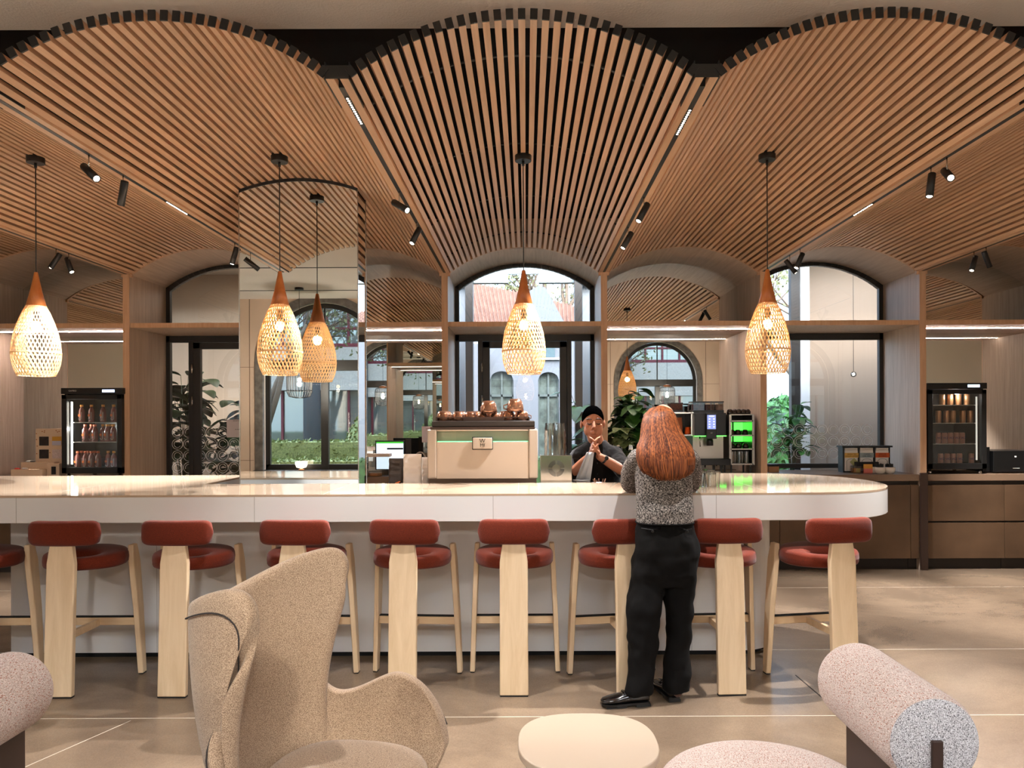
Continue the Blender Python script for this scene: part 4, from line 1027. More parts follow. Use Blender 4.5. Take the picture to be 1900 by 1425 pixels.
# building opposite
ob = T('office_building', 'grey concrete building with maroon-framed windows, seen in the mirrors', 'building', (0, -9.5, 0))
M['conc'] = mat('rough_concrete', (176, 172, 165), 0.9, var=.1, vscale=20, bump=.4, bscale=40); M['maroon'] = mat('maroon_window_frame', (104, 36, 48), 0.5); M['winref'] = mat('reflective_window_glass', (150, 156, 152), 0.05, 0.6)
f = MB()
for z0, z1 in ((2.35, 3.5), (5.6, 6.9)): f.box(-16, 16, -.3, .3, z0, z1)
f.box(-16, 16, -.6, .1, 0, .25)
f.build('concrete_band', M['conc'], ob)
for k in range(-5, 6):
    MB().tube([(k * 3.05 + .4, .35, 0), (k * 3.05 + .4, .35, 6.8)], 0.22, 16).build('column', M['render_w'], ob)
g = MB(); g.box(-16, 16, -.1, -.05, .25, 2.35).box(-16, 16, -.1, -.05, 3.5, 5.6); g.build('glazing', M['winref'], ob)
g = MB()
for z0, z1 in ((.25, 2.35), (3.5, 5.6)):
    for k in range(-26, 27): g.box(k * .6 - .03, k * .6 + .03, -.05, .02, z0, z1)
    g.box(-16, 16, -.05, .04, z0, z0 + .12).box(-16, 16, -.05, .04, z0 + .5, z0 + .56)
g.build('window_frame', M['maroon'], ob)
bare_tree((-6.0, -6.6, 0), 6.5, 'bare tree in front of the concrete building at the left, seen in mirrors', 21, spread=1.2, leaves=2)
bare_tree((2.0, -6.4, 0), 6.5, 'bare tree in front of the concrete building at the middle, seen in mirrors', 22, spread=1.3, leaves=2)
# ================================================================== things on the back counters and bar
ZK = 0.972
def txt(name, s, size, mat_, parent, loc, rot=(math.pi / 2, 0, 0), align='CENTER', ext=0.0005, sx=1):
    cu = bpy.data.curves.new(name, 'FONT'); cu.body = s; cu.size = size; cu.align_x = align; cu.align_y = 'CENTER'; cu.extrude = ext
    cu.materials.append(mat_); o = bpy.data.objects.new(name, cu); C.objects.link(o); o.location = loc; o.rotation_euler = rot; o.scale = (sx, 1, 1)
    bpy.context.view_layer.update()
    me = bpy.data.meshes.new_from_object(o.evaluated_get(bpy.context.evaluated_depsgraph_get()))
    o2 = bpy.data.objects.new(name, me); C.objects.link(o2); o2.location = loc; o2.rotation_euler = rot; o2.scale = (sx, 1, 1)
    bpy.data.objects.remove(o); bpy.data.curves.remove(cu); o2.name = name
    if parent: o2.parent = parent
    return o2
M['ink'] = mat('black_print', (26, 24, 24), 0.6); M['wprint'] = mat('white_print', (232, 230, 226), 0.6); M['oprint'] = mat('orange_print', (226, 116, 40), 0.5)
M['plasticblack'] = mat('black_plastic', (16, 16, 16), 0.3)
# ---- glass-door fridges
def fridge(label, px0, px1, yd, hinge_led, zt=1.885):
    x0 = W(px0, 800, yd).x; x1 = W(px1, 800, yd).x; hw = (x1 - x0) / 2
    t = T('display_fridge', label, 'fridge', ((x0 + x1) / 2, yd, ZK), 0, 'black glass-door fridges'); h = zt - ZK; d = min(0.56, DB - yd - 0.06)
    b_ = MB(); w = 0.035; zb = 0.045
    b_.box(-hw + .01, -hw + .01 + w, .05, d, zb, h - .06).box(hw - .01 - w, hw - .01, .05, d, zb, h - .06).box(-hw + .01, hw - .01, .05, d, zb, zb + .04).box(-hw + .01, hw - .01, d - .03, d, zb, h - .05)
    b_.build('cabinet', M['plasticblack'], t)
    MB().box(-hw, hw, 0.0, d, h - .062, h).build('control_panel', M['black'], t, bevel=0.004)
    f = MB(); fw = 0.052; z0, z1 = 0.05, h - 0.07
    f.box(-hw + .005, -hw + .005 + fw, 0, .045, z0, z1).box(hw - .005 - fw, hw - .005, 0, .045, z0, z1).box(-hw + .005, hw - .005, 0, .045, z0, z0 + .06).box(-hw + .005, hw - .005, 0, .045, z1 - .045, z1)
    df = f.build('door', M['black'], t, bevel=0.004, bseg=1)
    g = MB(); g.add([(-hw + .05, .02, z0 + .05), (hw - .05, .02, z0 + .05), (hw - .05, .02, z1 - .04), (-hw + .05, .02, z1 - .04)], [(0, 1, 2, 3)]); g.build('door_glass', M['glass'], df, fix=False)
    s_ = -1 if hinge_led else 1
    MB().box(s_ * (hw - .075) - .006, s_ * (hw - .075) + .006, .055, .065, z0 + .09, z1 - .07).build('light_tube', emis('fridge_light_tube', (255, 240, 214), 14 if hinge_led else 0.6), t)
    for zz in (h * .40, h * .62) if hinge_led else (h * .33, h * .56, h * .76):
        MB().box(-hw + .05, hw - .05, .07, d - .04, zz - .006, zz).build('wire_shelf', M['steel'], t)
    MB().box(hw * .35, hw * .75, -.002, .002, h - .045, h - .018).build('display', emis('fridge_display', (214, 224, 255), 2.0), t)
    for sx_ in (-1, 1):
        for yy in (.05, d - .05): MB().lathe([(.016, 0), (.02, .008), (.012, .045)], c=(sx_ * (hw - .05), yy, 0), n=14).build('foot', M['steel'], t)
    return t, (x0 + x1) / 2, hw, h
FL = 7.62
fr1, fx1, fw1, fh1 = fridge('black glass-door fridge of juice bottles with a lit tube, at left', 113, 227, FL, True)
txt('brand_lettering', 'GAMKO', 0.022, M['wprint'], fr1, (-fw1 + .12, -.003, fh1 - .03))
light('fridge_glow', 'POINT', (fx1 - fw1 + .09, FL + .09, ZK + .5), 3.0, (1, .93, .82), shadow_soft_size=.02)
def bottle(label, juice, cap):
    t = T('juice_bottle', label, 'bottle', (0, 0, 0), 0, 'juice bottles in the left fridge')
    MB().lathe([(.026, 0), (.030, .006), (.030, .10), (.027, .125), (.014, .15), (.013, .16)], n=18).build('body', juice, t)
    MB().lathe([(.0155, .158), (.0155, .178), (.014, .18)], n=16).build('cap', cap, t)
    j = MB(); pts = []
    for k in range(13):
        a = math.radians(-170 + 170 * k / 12); pts.append((.013 * math.cos(a), -.0305, .040 + .018 * math.sin(a)))
    pts += [(.013, -.0305, .07), (.013, -.0295, .105)]
    j.tube(pts, .0075, 6, ry=.002); j.build('label_letter_j', M['wprint'], t)
    MB().box(-.020, .0, -.0305, -.026, .060, .082).build('label_patch', M['oprint'], t)
    return t
M['juice'] = mat('plum_juice', (140, 84, 78), 0.15, coat=.4); M['capo'] = mat('amber_cap', (236, 160, 70), 0.4); M['capr'] = mat('coral_cap', (232, 122, 84), 0.4)
bo = bottle('dark juice bottle with amber cap, first on the top shelf of the left fridge', M['juice'], M['capo']); br_ = bottle('dark juice bottle with coral cap, first on the bottom of the left fridge', M['juice'], M['capr'])
rows = [(fh1 * .62, [(1082, 0), (1210, 0), (1365, 0), (1505, 0)], 0.13, 'top shelf'), (fh1 * .40, [(1128, 1), (1208, 1), (1255, 1), (1362, 0), (1420, 0), (1462, 0), (1500, 0)], 0.13, 'middle shelf'),
        (0.09, [(1025, 1), (1078, 1), (1130, 1), (1163, 1), (1208, 1), (1248, 1), (1298, 1), (1430, 0), (1505, 0)], 0.13, 'fridge floor')]
ords = ['first', 'second', 'third', 'fourth', 'fifth', 'sixth', 'seventh', 'eighth', 'ninth']; u1 = u2 = False
for zz, bs, yy, nm in rows:
    for k, (zx, c_) in enumerate(bs):
        back = .07 if (k % 2 and len(bs) > 4) else 0
        x = W(zx / 7.125, 800, FL + yy + back).x; loc = (x, FL + yy + back, ZK + zz); lab = 'juice bottle with %s cap, %s from left on the %s' % ('coral' if c_ else 'amber', ords[k], nm)
        src = br_ if c_ else bo
        if c_ and not u2: src.location = loc; src['label'] = lab; u2 = True
        elif not c_ and not u1: src.location = loc; src['label'] = lab; u1 = True
        else: dup(src, loc, lab)
FRR = 7.72
light('fridge_glow', 'POINT', (W(1776, 800, 7.8).x, 7.80, ZK + .80), 2.5, (1, .93, .85), shadow_soft_size=.02)
fr2, fx2, fw2, fh2 = fridge('black glass-door fridge of drink cans, at right', 1721, 1832, FRR, False, 1.905)
def can(label, m_, h=.115, r_=.027, print_=True):
    t = T('drink_can', label, 'can', (0, 0, 0), 0, 'cans in the right fridge')
    MB().lathe([(r_ * .85, 0), (r_, .005), (r_, h - .01), (r_ * .82, h)], n=18).build('body', m_, t)
    MB().lathe([(r_ * .84, h - .002), (r_ * .84, h + .003)], n=18).build('rim', M['steel'], t)
    if print_: txt('lettering', 'WZ', .032, mat('navy_print', (40, 44, 110), .5), t, (0, -r_ - .001, h * .5))
    return t
cA = can('pink patterned drink can', mat('pink_can', (206, 150, 132), .35)); cB = can('copper-coloured drink can', mat('copper_can', (190, 136, 92), .3, .7), .13, .029, False)
specs = [(0.09, [1745, 1757, 1768, 1780, 1802], 'fridge floor', cA), (fh2 * .33, [1741, 1752, 1763, 1774, 1785], 'lowest shelf', cA), (fh2 * .56, [1741, 1756, 1768, 1786, 1800], 'middle shelf', cB), (fh2 * .76, [1748, 1763, 1778, 1794], 'top shelf', cB)]
used = set()
for zz, xs_, nm, src in specs:
    for k, px in enumerate(xs_):
        loc = (W(px, 800, FRR + .16).x, FRR + .16, ZK + zz); lab = '%s can, %s from left on the %s of the right fridge' % ('pink patterned' if src is cA else 'copper-coloured', ords[k], nm)
        if src.name not in used: src.location = loc; src['label'] = lab; used.add(src.name)
        else: dup(src, loc, lab)
# ---- far right black machine
x0 = W(1843, 860, 7.8).x
bm_ = T('coffee_grinder_box', 'black boxy coffee machine at the right edge beside the can fridge', 'coffee machine', (x0 + .22, 7.8, ZK))
MB().box(-.22, .22, 0, .4, .012, .232).build('body', M['plasticblack'], bm_, bevel=.008)
MB().box(-.30, -.225, .05, .35, .012, .27).build('side_hopper', M['plasticblack'], bm_, bevel=.004)
MB().box(-.02, .05, -.004, 0, .05, .054).build('name_strip', M['wprint'], bm_); MB().box(.0, .018, -.004, 0, .165, .18).build('indicator', M['wprint'], bm_)
# ---- coffee gift display at left
xd = W(76, 870, 7.72).x
ds = T('counter_display', 'cream card display with coffee bean print and four cards, left of the fridge', 'display stand', (xd, 7.72, ZK))
M['card'] = mat('cream_card', (232, 206, 176), .8)
MB().box(-.165, .155, .17, .19, .0, .50).build('back_board', M['card'], ds, bevel=.004)
MB().box(-.26, .085, .08, .17, 0, .155).build('upper_tray', M['card'], ds, bevel=.003); MB().box(-.31, .015, 0.0, .08, 0, .085).build('lower_tray', M['card'], ds, bevel=.003)
MB().box(.02, .15, .06, .17, 0, .14).build('side_box', M['card'], ds, bevel=.003)
for (cx_, cz, m_) in ((-.075, .37, mat('dark_photo_card', (44, 34, 32), .5, var=.5, vscale=30)), (.06, .37, mat('yellow_white_card', (222, 166, 60), .5)), (-.075, .235, mat('night_photo_card', (34, 28, 28), .5, var=.5, vscale=40)), (.06, .235, mat('pale_pattern_card', (224, 204, 200), .5, var=.15, vscale=60))):
    MB().box(cx_ - .048, cx_ + .048, .164, .17, cz - .047, cz + .047).build('card', m_, ds)
MB().box(.013, .107, .1625, .165, .325, .372).build('card_print', mat('lilac_card_panel', (206, 204, 222), .6), ds)
be = MB(); r_ = random.Random(5)
for k in range(26):
    x, z = r_.uniform(-.155, .145), r_.uniform(.17, .49)
    if abs(x + .075) < .055 and .18 < z < .42 or abs(x - .06) < .055 and .18 < z < .42: continue
    be.lathe([(.007, -.002), (.008, 0)], c=(0, 0, 0), n=8); n = 16
    for q in range(len(be.v) - n, len(be.v)):
        vx, vy, vz = be.v[q]; be.v[q] = (x + vx * .9, .168 + vz * .3, z + vy * .65)
be.build('bean_print', mat('bean_brown', (176, 108, 50), .8), ds)
for (x, z, c_) in ((-.27, .085, (210, 60, 40)), (-.19, .088, (230, 226, 222)), (-.20, .158, (216, 214, 206)), (-.165, .158, (120, 110, 100))):
    o_ = MB().ball((0, 0, 0), .022, 10, 6, (1.5, .7, .5)).build('sugar_sachet', mat('sachet_%d' % c_[0], c_, .5), None, loc=(xd + x, 7.72 + (.04 if z < .1 else .12), ZK + z + .004)); tag(o_, {210: 'red sachet', 230: 'white sachet', 216: 'pale foil sachet', 120: 'grey foil sachet'}[c_[0]] + ' in the trays of the cream card display', 'sachet', 'sachets in the display trays')
MB().box(.07, .115, .057, .06, .03, .11).build('dark_label', M['ink'], ds)
# ---- small items in the alcove right of the column
AD = 7.80
xt = W(722, 860, 7.9).x
po = T('till_monitor', 'till screen with white window and green bar, right of the mirrored column', 'monitor', (xt, 7.95, ZK))
MB().box(-.155, .155, 0, .02, .05, .36).build('casing', M['plasticblack'], po, bevel=.004)
MB().box(-.142, .142, -.002, 0, .06, .345).build('screen', emis('till_screen_white', (232, 240, 244), 1.1), po); MB().box(-.142, .142, -.0035, -.002, .33, .347).build('green_bar', emis('till_screen_green', (84, 190, 50), .9), po)
MB().box(-.03, .14, -.0035, -.002, .265, .283).build('dark_bar', M['ink'], po)
MB().box(.16, .21, .02, .10, .02, .375).build('printer_side', M['plinth'], po); MB().box(-.08, .08, -.03, .1, 0, .05).build('foot', M['plasticblack'], po)
bx = T('clear_storage_box', 'clear plastic box with a cork base beside the mirrored column', 'storage box', (W(703, 870, 7.72).x, 7.72, ZK))
MB().box(-.13, .10, 0, .12, .0, .20).build('box_wall', M['gclear'], bx, bevel=.006); MB().lathe([(.07, .002), (.07, .03)], c=(-.05, .06, 0), n=24).build('cork_base', mat('cork', (206, 150, 104), .8), bx); MB().box(-.14, .11, -.01, .13, .2, .23).build('lid', mat('frosted_lid', (226, 210, 194), .5), bx)
def bag(name, label, px0, px1, ytop, D, m_, seed, prints=False):
    x0 = W(px0, 870, D).x; x1 = W(px1, 870, D).x; zt = W((px0 + px1) / 2, ytop, D).z; zb = .922 if D < 6 else ZK
    t = T(name, label, 'bag', ((x0 + x1) / 2, D, zb)); hw = (x1 - x0) / 2; h = zt - zb; r = random.Random(seed)
    ph = [(r.uniform(0, 6), r.uniform(8, 26), r.uniform(-3, 3)) for _ in range(5)]
    def f_(u, v):
        a = 2 * math.pi * u; c_, s_ = math.cos(a), math.sin(a); z = h * v; th = .04 * (1 - v) ** .6 + .006
        wr = sum(math.sin(p + q * z * 6 + k * c_ * 3) for p, q, k in ph) * .0016
        return (hw * math.copysign(abs(c_) ** .5, c_) * (1 - .03 * v), th * math.copysign(abs(s_) ** .6, s_) + wr + .05, z)
    b_ = MB().grid(f_, 40, 30, cu=False); b_.build('bag_body', m_, t)
    if prints:
        txt('lettering', 'MOAK', .042, M['oprint'], t, (hw * .05, -.0035, h * .27))
        q = MB()
        for k in range(4): q.obox((hw * .2 + (k % 2) * .008, -.002, h * .42 + k * .012), (1, 0, .35), (0, 1, 0), (-.35, 0, 1), .018, .001, .0035)
        q.build('emblem', M['oprint'], t)
    return t
M['darkbag'] = mat('dark_foil_bag', (52, 42, 36), .3, .2, bump=.5, bscale=30); M['whitebag'] = mat('pearly_foil_bag', (226, 214, 202), .35, bump=.35, bscale=14)
bag('coffee_bag', 'dark coffee bag with orange emblem and lettering, left of the white bag', 719, 747, 851, 5.36, M['darkbag'], 1, True)
bag('coffee_bag', 'tall plain white coffee bag beside the espresso machine', 746, 781, 843, 5.33, M['whitebag'], 2)
bag('coffee_bag', 'crumpled white bag squeezed between white bag and espresso machine', 781, 795, 849, 5.40, M['whitebag'], 3)
mn = T('menu_sheet', 'printed menu sheet standing at the left of the espresso machine', 'menu', W(790, 806, 6.9)); mn.location.z = W(790, 806, 6.9).z
MB().box(-.066, .066, 0, .003, -.09, .09).build('sheet', mat('pink_paper', (214, 200, 196), .8), mn)
mt_ = MB()
for k in range(9): mt_.box(.0 if k else -.02, .05 if k else .02, -.001, 0, .06 - k * .015, .064 - k * .015)
mt_.build('text_lines', mat('grey_print', (120, 108, 104), .8), mn); MB().box(-.012, .012, .003, .012, -.09 - (mn.location.z - .09 - ZK) * 0, -.02).build('clip', M['steel'], mn)
mn.location = (W(790, 806, 8.3).x, 8.47, W(790, 806, 8.47).z)
tp = T('tap', 'curved steel tap over the back counter, left of the espresso machine', 'tap', (W(779, 860, 7.95).x, 7.95, ZK))
pts = [(-.05, 0, 0), (-.05, 0, .16)] + [(-.05 + .055 - .055 * math.cos(a), 0, .16 + .075 * math.sin(a)) for a in [math.pi * k / 10 for k in range(1, 11)]] + [(.06, 0, .12)]
MB().tube(pts, .011, 10).build('spout', M['steel'], tp); MB().lathe([(.025, 0), (.025, .02), (.014, .03)], c=(-.05, 0, 0), n=18).build('base', M['steel'], tp); MB().tube([(-.03, -.01, .05), (0, -.05, .075)], .006, 8).build('lever', M['steel'], tp)
pt = T('paper_cup', 'small white cup on the back counter left of the tap', 'cup', (W(753, 870, 8.0).x, 8.0, ZK)); MB().lathe([(.03, 0), (.042, .11)], n=20).build('cup_body', M['wprint'], pt)
# ---- espresso machine
ED = 5.30; ex0 = W(793, 850, ED).x; ex1 = W(998, 850, ED).x; ehw = (ex1 - ex0) / 2; ez = .922
es_ = T('espresso_machine', 'wide champagne espresso machine with green light strip and cups on top', 'espresso machine', ((ex0 + ex1) / 2, ED, ez))
M['champ'] = mat('champagne_metal', (196, 178, 158), .35, .25); M['champ2'] = mat('champagne_side', (188, 172, 154), .3, .35)
zt_ = W(895, 797, ED).z - ez
MB().box(-ehw + .01, ehw - .01, .02, .46, .012, .212).build('foot_plinth', mat('brown_plinth', (92, 70, 52), .4), es_)
zw0, zw1 = W(895, 820, ED).z - ez, W(895, 800, ED).z - ez
bd = MB(); bd.box(-ehw + .065, ehw - .065, .0, .46, .212, zw0).box(-ehw + .065, ehw - .065, .06, .46, zw0, zt_).box(-ehw + .065, ehw - .065, 0, .06, zw1, zt_)
bd.build('front_panel', M['champ'], es_, bevel=.002, bseg=1)
for s_ in (-1, 1): MB().box(s_ * (ehw - .0325) - .0325, s_ * (ehw - .0325) + .0325, -.006, .47, .212, zt_ + .002).build('side_panel', M['champ2'], es_, bevel=.012, bseg=3)
gw = MB(); gw.add([(-ehw + .07, .004, zw0), (ehw - .07, .004, zw0), (ehw - .07, .004, zw1), (-ehw + .07, .004, zw1)], [(0, 1, 2, 3)]); gw.build('window_pane', M['glass'], es_, fix=False)
MB().box(-ehw + .07, ehw - .07, .006, .016, zw0, zw0 + .006).build('green_light_strip', emis('green_strip', (140, 255, 160), 1.6), es_)
light('machine_green_glow', 'AREA', ((ex0 + ex1) / 2, ED + .03, ez + zw0 + .012), .012, (.4, 1, .5), rot=(math.pi, 0, 0), shape='RECTANGLE', size=.6, size_y=.02)
MB().box(-ehw + .02, ehw - .02, .0, .46, zt_ + .001, zt_ + .018).build('top_rim', M['bronzedark'], es_)
ztop = W(895, 781, ED).z - ez
MB().box(-ehw + .03, ehw - .02, .01, .45, zt_ + .018, ztop).build('cup_deck', mat('warm_black_metal', (50, 43, 38), .45, .3), es_, bevel=.008, bseg=3)
rl = MB(); zr = ztop + .022
rl.box(-ehw + .06, ehw - .06, .03, .036, zr, zr + .006).box(-ehw + .06, ehw - .06, .42, .426, zr, zr + .006).box(-ehw + .25, ehw - .24, .03, .036, ztop, zr)
for s_ in (-1, 1): rl.box(s_ * (ehw - .06) - .003, s_ * (ehw - .06) + .003, .03, .426, ztop, zr + .006)
rl.build('cup_rail', M['bronzedark'], es_)
MB().box(-.068, .068, -.022, 0, W(895, 833, ED).z - ez, W(895, 812, ED).z - ez).build('logo_plate', M['champ'], es_, bevel=.006)
MB().box(-.073, .073, -.016, 0, W(895, 834.5, ED).z - ez, W(895, 810.5, ED).z - ez).build('plate_rim', M['ink'], es_, bevel=.006)
lz = W(895, 822, ED).z - ez
txt('logo_lettering', 'W', .040, M['ink'], es_, (.0, -.0228, lz + .015)); txt('logo_lettering', 'Mf', .034, M['ink'], es_, (.0, -.0228, lz - .015))
M['copper'] = mat('glazed_copper', (150, 108, 84), .2, .7, coat=.5)
def cup(label, loc, s=1.0):
    t = T('coffee_cup', label, 'cup', loc, 0, 'copper cups upside down on the espresso machine'); t.scale = (s, s, s)
    MB().lathe([(.047, 0), (.046, .024), (.040, .052), (.029, .070), (.001, .071)], n=24).build('bowl', M['copper'], t); MB().tube([(.042, 0, .012), (.062, 0, .016), (.064, 0, .034), (.04, 0, .042)], .004, 6).build('cup_handle', M['copper'], t)
    return t
z_ = ez + ztop + .001; cups = [(822, 0, .9), (850, 0, .95), (873, 0, .95), (895, .02, .8), (919, .02, .8), (943, 0, 1.0), (969, 0, 1.0)]
c1 = None
cn = ['first copper cup from the left on the espresso machine', 'second copper cup from the left on the espresso machine', 'third copper cup from the left on the espresso machine', 'small copper cup under the left upper cup', 'small copper cup between the two upper cups', 'copper cup at the lower left of the right upper cup', 'rightmost copper cup on the espresso machine rail']
for k, (px, dy, s_) in enumerate(cups):
    loc = (W(px, 775, ED + .10).x, ED + .10 + dy, z_)
    if c1 is None: c1 = cup(cn[0], loc)
    else: dup(c1, loc, cn[k], scale=(s_, s_, s_))
dup(c1, (W(907, 775, ED + .12).x, ED + .12, z_ + .052), 'left upper copper cup stacked on two others', rz=2.4, scale=(1.3,) * 3); dup(c1, (W(956, 775, ED + .10).x, ED + .10, z_ + .064), 'right upper copper cup stacked on two others', rz=3.3, scale=(1.3,) * 3)
# back row of cups
for k in range(6): dup(c1, (W(828 + k * 27, 775, ED + .26).x, ED + .28, z_), 'copper cup, number %s from left in the back row on the machine' % ['one', 'two', 'three', 'four', 'five', 'six'][k])
# ---- rinser / glass holder box right of machine
bx0 = W(1003, 870, 5.30).x; bx1 = W(1061, 870, 5.30).x; gx = (bx0 + bx1) / 2; gh = W(1030, 845, 5.3).z - ez
rb = T('steel_cabinet', 'small polished steel box with round vent, right of the espresso machine', 'appliance', (gx, 5.30, ez)); gw_ = (bx1 - bx0) / 2
MB().box(-gw_, gw_, 0, .3, 0, gh).build('case', mat('polished_steel', (205, 198, 188), .12, 1.0), rb, bevel=.003)
vt = MB()
vz = W(1036, 869, 5.3).z - ez
for rr in (.031, .037, .043, .049, .055):
    for q in range(4):
        a0 = math.radians(90 * q + 4); pts = [(rr * math.cos(a0 + math.radians(82) * k / 8), -.0015, rr * math.sin(a0 + math.radians(82) * k / 8) + vz) for k in range(9)]
        vt.tube(pts, .0021, 4)
vt.build('vent', M['ink'], rb)
def tumbler(label, loc, r0=.036, r1=.030, h=.10, grp='tumblers on the steel box'):
    t = T('glass_tumbler', label, 'glass', loc, 0, grp); n = 24
    mb = MB(); mb.lathe([(r0, 0), (r1, h), (.001, h), (.001, h - .008), (r1 - .004, h - .008), (r0 - .003, 0)], n=n, cap=False, smooth=False)
    mb.build('glass_wall', M['gclear'], t); return t
lv = ['lowest', 'second', 'third', 'topmost']; tum = None; zg = ez + gh + .001
for col_, (dx, nm) in enumerate(((-.035, 'left'), (.038, 'right'))):
    for k in range(4):
        loc = (gx + dx - .005, 5.30 + .1 + .01 * col_, zg + k * .042)
        lab = '%s ribbed tumbler of the %s upturned stack on the steel box' % (lv[k], nm)
        if tum is None: tum = tumbler(lab, loc, .042, .031)
        else: dup(tum, loc, lab)
for k in range(4): dup(tum, (gx + (-.035 if k < 2 else .038), 5.30 + .20, zg + (k % 2) * .042), '%s tumbler of the %s stack in the rear on the steel box' % (('lower', 'upper')[k % 2], ('left', 'right')[k // 2]))
# plates and cutlery by the barista
pl0 = None
for k in range(5):
    loc = (W(1079, 890, 5.34).x, 5.34, .922 + .151 + k * .009); lab = 'saucer number %s from below in the stack before the barista' % ['one', 'two', 'three', 'four', 'five'][k]
    if pl0 is None: pl0 = tag(MB().lathe([(.03, 0), (.062, .006), (.064, .010), (.03, .004)], n=32).build('saucer', M['steel'], None, loc=loc), lab, 'plate', 'stack of saucers')
    else:
        c_ = pl0.copy(); C.objects.link(c_); c_.location = loc; c_['label'] = lab
sb = T('saucer_rack', 'low steel rack carrying the saucers before the barista', 'rack', (W(1090, 890, 5.34).x, 5.34, .922)); MB().box(-.12, .14, -.07, .07, 0, .15).build('rack_body', M['steel'], sb, bevel=.003)
ct = T('cutlery_pot', 'low pot full of small spoons in front of the barista', 'cutlery pot', (W(1112, 890, 5.32).x, 5.32, 1.073)); MB().lathe([(.05, 0), (.055, .03), (.05, .03), (.046, .004)], n=24).build('pot', M['steel'], ct)
r_ = random.Random(2); sp_ = MB()
for k in range(14): a = r_.uniform(0, 6.28); sp_.tube([(.02 * math.cos(a), .02 * math.sin(a), .006), (.045 * math.cos(a), .045 * math.sin(a), r_.uniform(.045, .06))], .003, 5)
sp_.build('spoons', M['copper'], ct)['kind'] = 'stuff'
# ---- glasses on the bar right of the woman
gt = None; r_ = random.Random(4)
for k, (px, D) in enumerate(((1296, 4.86), (1309, 4.98), (1318, 4.84), (1301, 5.08), (1316, 5.14), (1326, 4.99))):
    loc = (W(px, 890, D).x, D, ZB + .0005); lab = '%s clear tumbler standing on the bar beside the woman' % ['nearest left', 'middle left', 'nearest right', 'rear left', 'rear right', 'rightmost'][k]
    if gt is None: gt = tumbler(lab, loc, .032, .038, .088, 'tumblers on the bar top')
    else: dup(gt, loc, lab)
# ---- automatic coffee machine, cup warmer
CD = 7.74; cxx = W(1328, 830, CD).x; chw = (W(1385, 830, CD).x - W(1270, 830, CD).x) / 2 * .54
cm = T('coffee_machine', 'black bean-to-cup coffee machine with lit touchscreen and bean hoppers', 'coffee machine', (W(1319, 830, CD).x - .004, CD, ZK))
k_ = DW / F; hx = .163
zA = W(1320, 872, CD).z - ZK
for sx_ in (-1, 1):
    for yy in (.05, .35): MB().box(sx_ * .12 - .012, sx_ * .12 + .012, yy - .012, yy + .012, 0, .10).build('foot', M['plasticblack'], cm)
MB().box(-hx, hx, .12, .48, .10, .40).build('steel_back', mat('satin_steel', (176, 168, 158), .3, .9), cm)
MB().box(-hx, hx, .0, .48, .40, .635).build('upper_body', M['plasticblack'], cm, bevel=.006)
MB().box(-hx - .01, hx + .04, -.03, .14, .10, .165).build('drip_tray', M['plasticblack'], cm, bevel=.006)
MB().box(-hx, hx, -.002, .0, .396, .402).build('green_light_line', emis('green_line', (90, 255, 60), 7), cm)
tsn = MB().box(-.052, .055, -.045, 0, .37, .63).build('touchscreen_housing', M['plasticblack'], cm, bevel=.006)
MB().box(-.043, .044, -.048, -.045, .47, .615).build('screen', emis('coffee_screen', (142, 148, 196), 1.1), tsn)
ic = MB()
for a in range(4):
    for b_ in range(2): ic.box(-.028 + b_ * .045, -.012 + b_ * .045, -.0495, -.048, .487 + a * .027, .499 + a * .027)
ic.box(-.025, .028, -.0495, -.048, .597, .608).build('icons', emis('icon_white', (230, 232, 246), 1.3), tsn)
txt('logo_lettering', 'W', .022, M['wprint'], tsn, (0, -.047, .43))
MB().lathe([(.035, .30), (.035, .35), (.028, .37)], c=(.0, .03, 0), n=20).box(-.02, .02, .02, .12, .33, .37).build('spout', M['plasticblack'], cm)
MB().tube([(-.10, .04, .39), (-.105, .02, .36), (-.10, .02, .29)], .007, 8).build('steam_wand', M['chrome'], cm)
for x_, w_ in ((-.095, .065), (.02, .052), (.115, .045)):
    hp = MB().box(x_ - w_, x_ + w_, .08, .30, .636, .665).build('hopper', M['plasticblack'], cm); MB().box(x_ - w_ + .004, x_ + w_ - .004, .085, .295, .665, .745).build('hopper_wall', M['gclear'], hp)
    MB().box(x_ - w_ + .01, x_ + w_ - .01, .092, .288, .666, .665 + .06).build('coffee_beans', mat('coffee_beans', (96, 48, 28), .5, var=.5, vscale=70), hp); MB().box(x_ - w_, x_ + w_, .08, .30, .745, .757).build('hopper_lid', M['plasticblack'], hp)
# second machine (milk / powder unit) partly behind the hair
c2 = T('powder_unit', 'coffee machine side unit with single hopper, behind the hair of the woman', 'coffee machine', (W(1262, 830, 7.86).x, 7.80, ZK))
MB().box(-.12, .13, .05, .45, .012, .40).build('lower_body', mat('teal_panel', (40, 70, 62), .3), c2); MB().box(-.12, .13, -.0, .45, .40, .415).build('tray', M['steel'], c2)
MB().box(-.12, .13, .3, .45, .415, .63).build('rear_body', M['plasticblack'], c2); MB().box(.10, .13, .0, .3, .415, .64).box(-.12, .13, .0, .3, .63, .645).build('glass_case', M['steel'], c2)
MB().box(-.09, .04, .1, .3, .646, .67).build('hopper_base', M['plasticblack'], c2); MB().box(-.085, .035, .105, .29, .67, .735).build('coffee_beans', bpy.data.materials['coffee_beans'], c2); MB().box(-.09, .04, .1, .295, .735, .745).build('hopper_lid', M['plasticblack'], c2)
def pcup(label, loc, m_, r0=.03, h=.07):
    return tag(MB().lathe([(r0, 0), (r0 * 1.02, .004), (r0 * .78, h), (.001, h)], n=20).build('paper_cup', m_, None, loc=loc), label, 'cup', 'paper cups beside the coffee machine')
xs1 = W(1261, 800, 7.86).x; zz = ZK + .4155
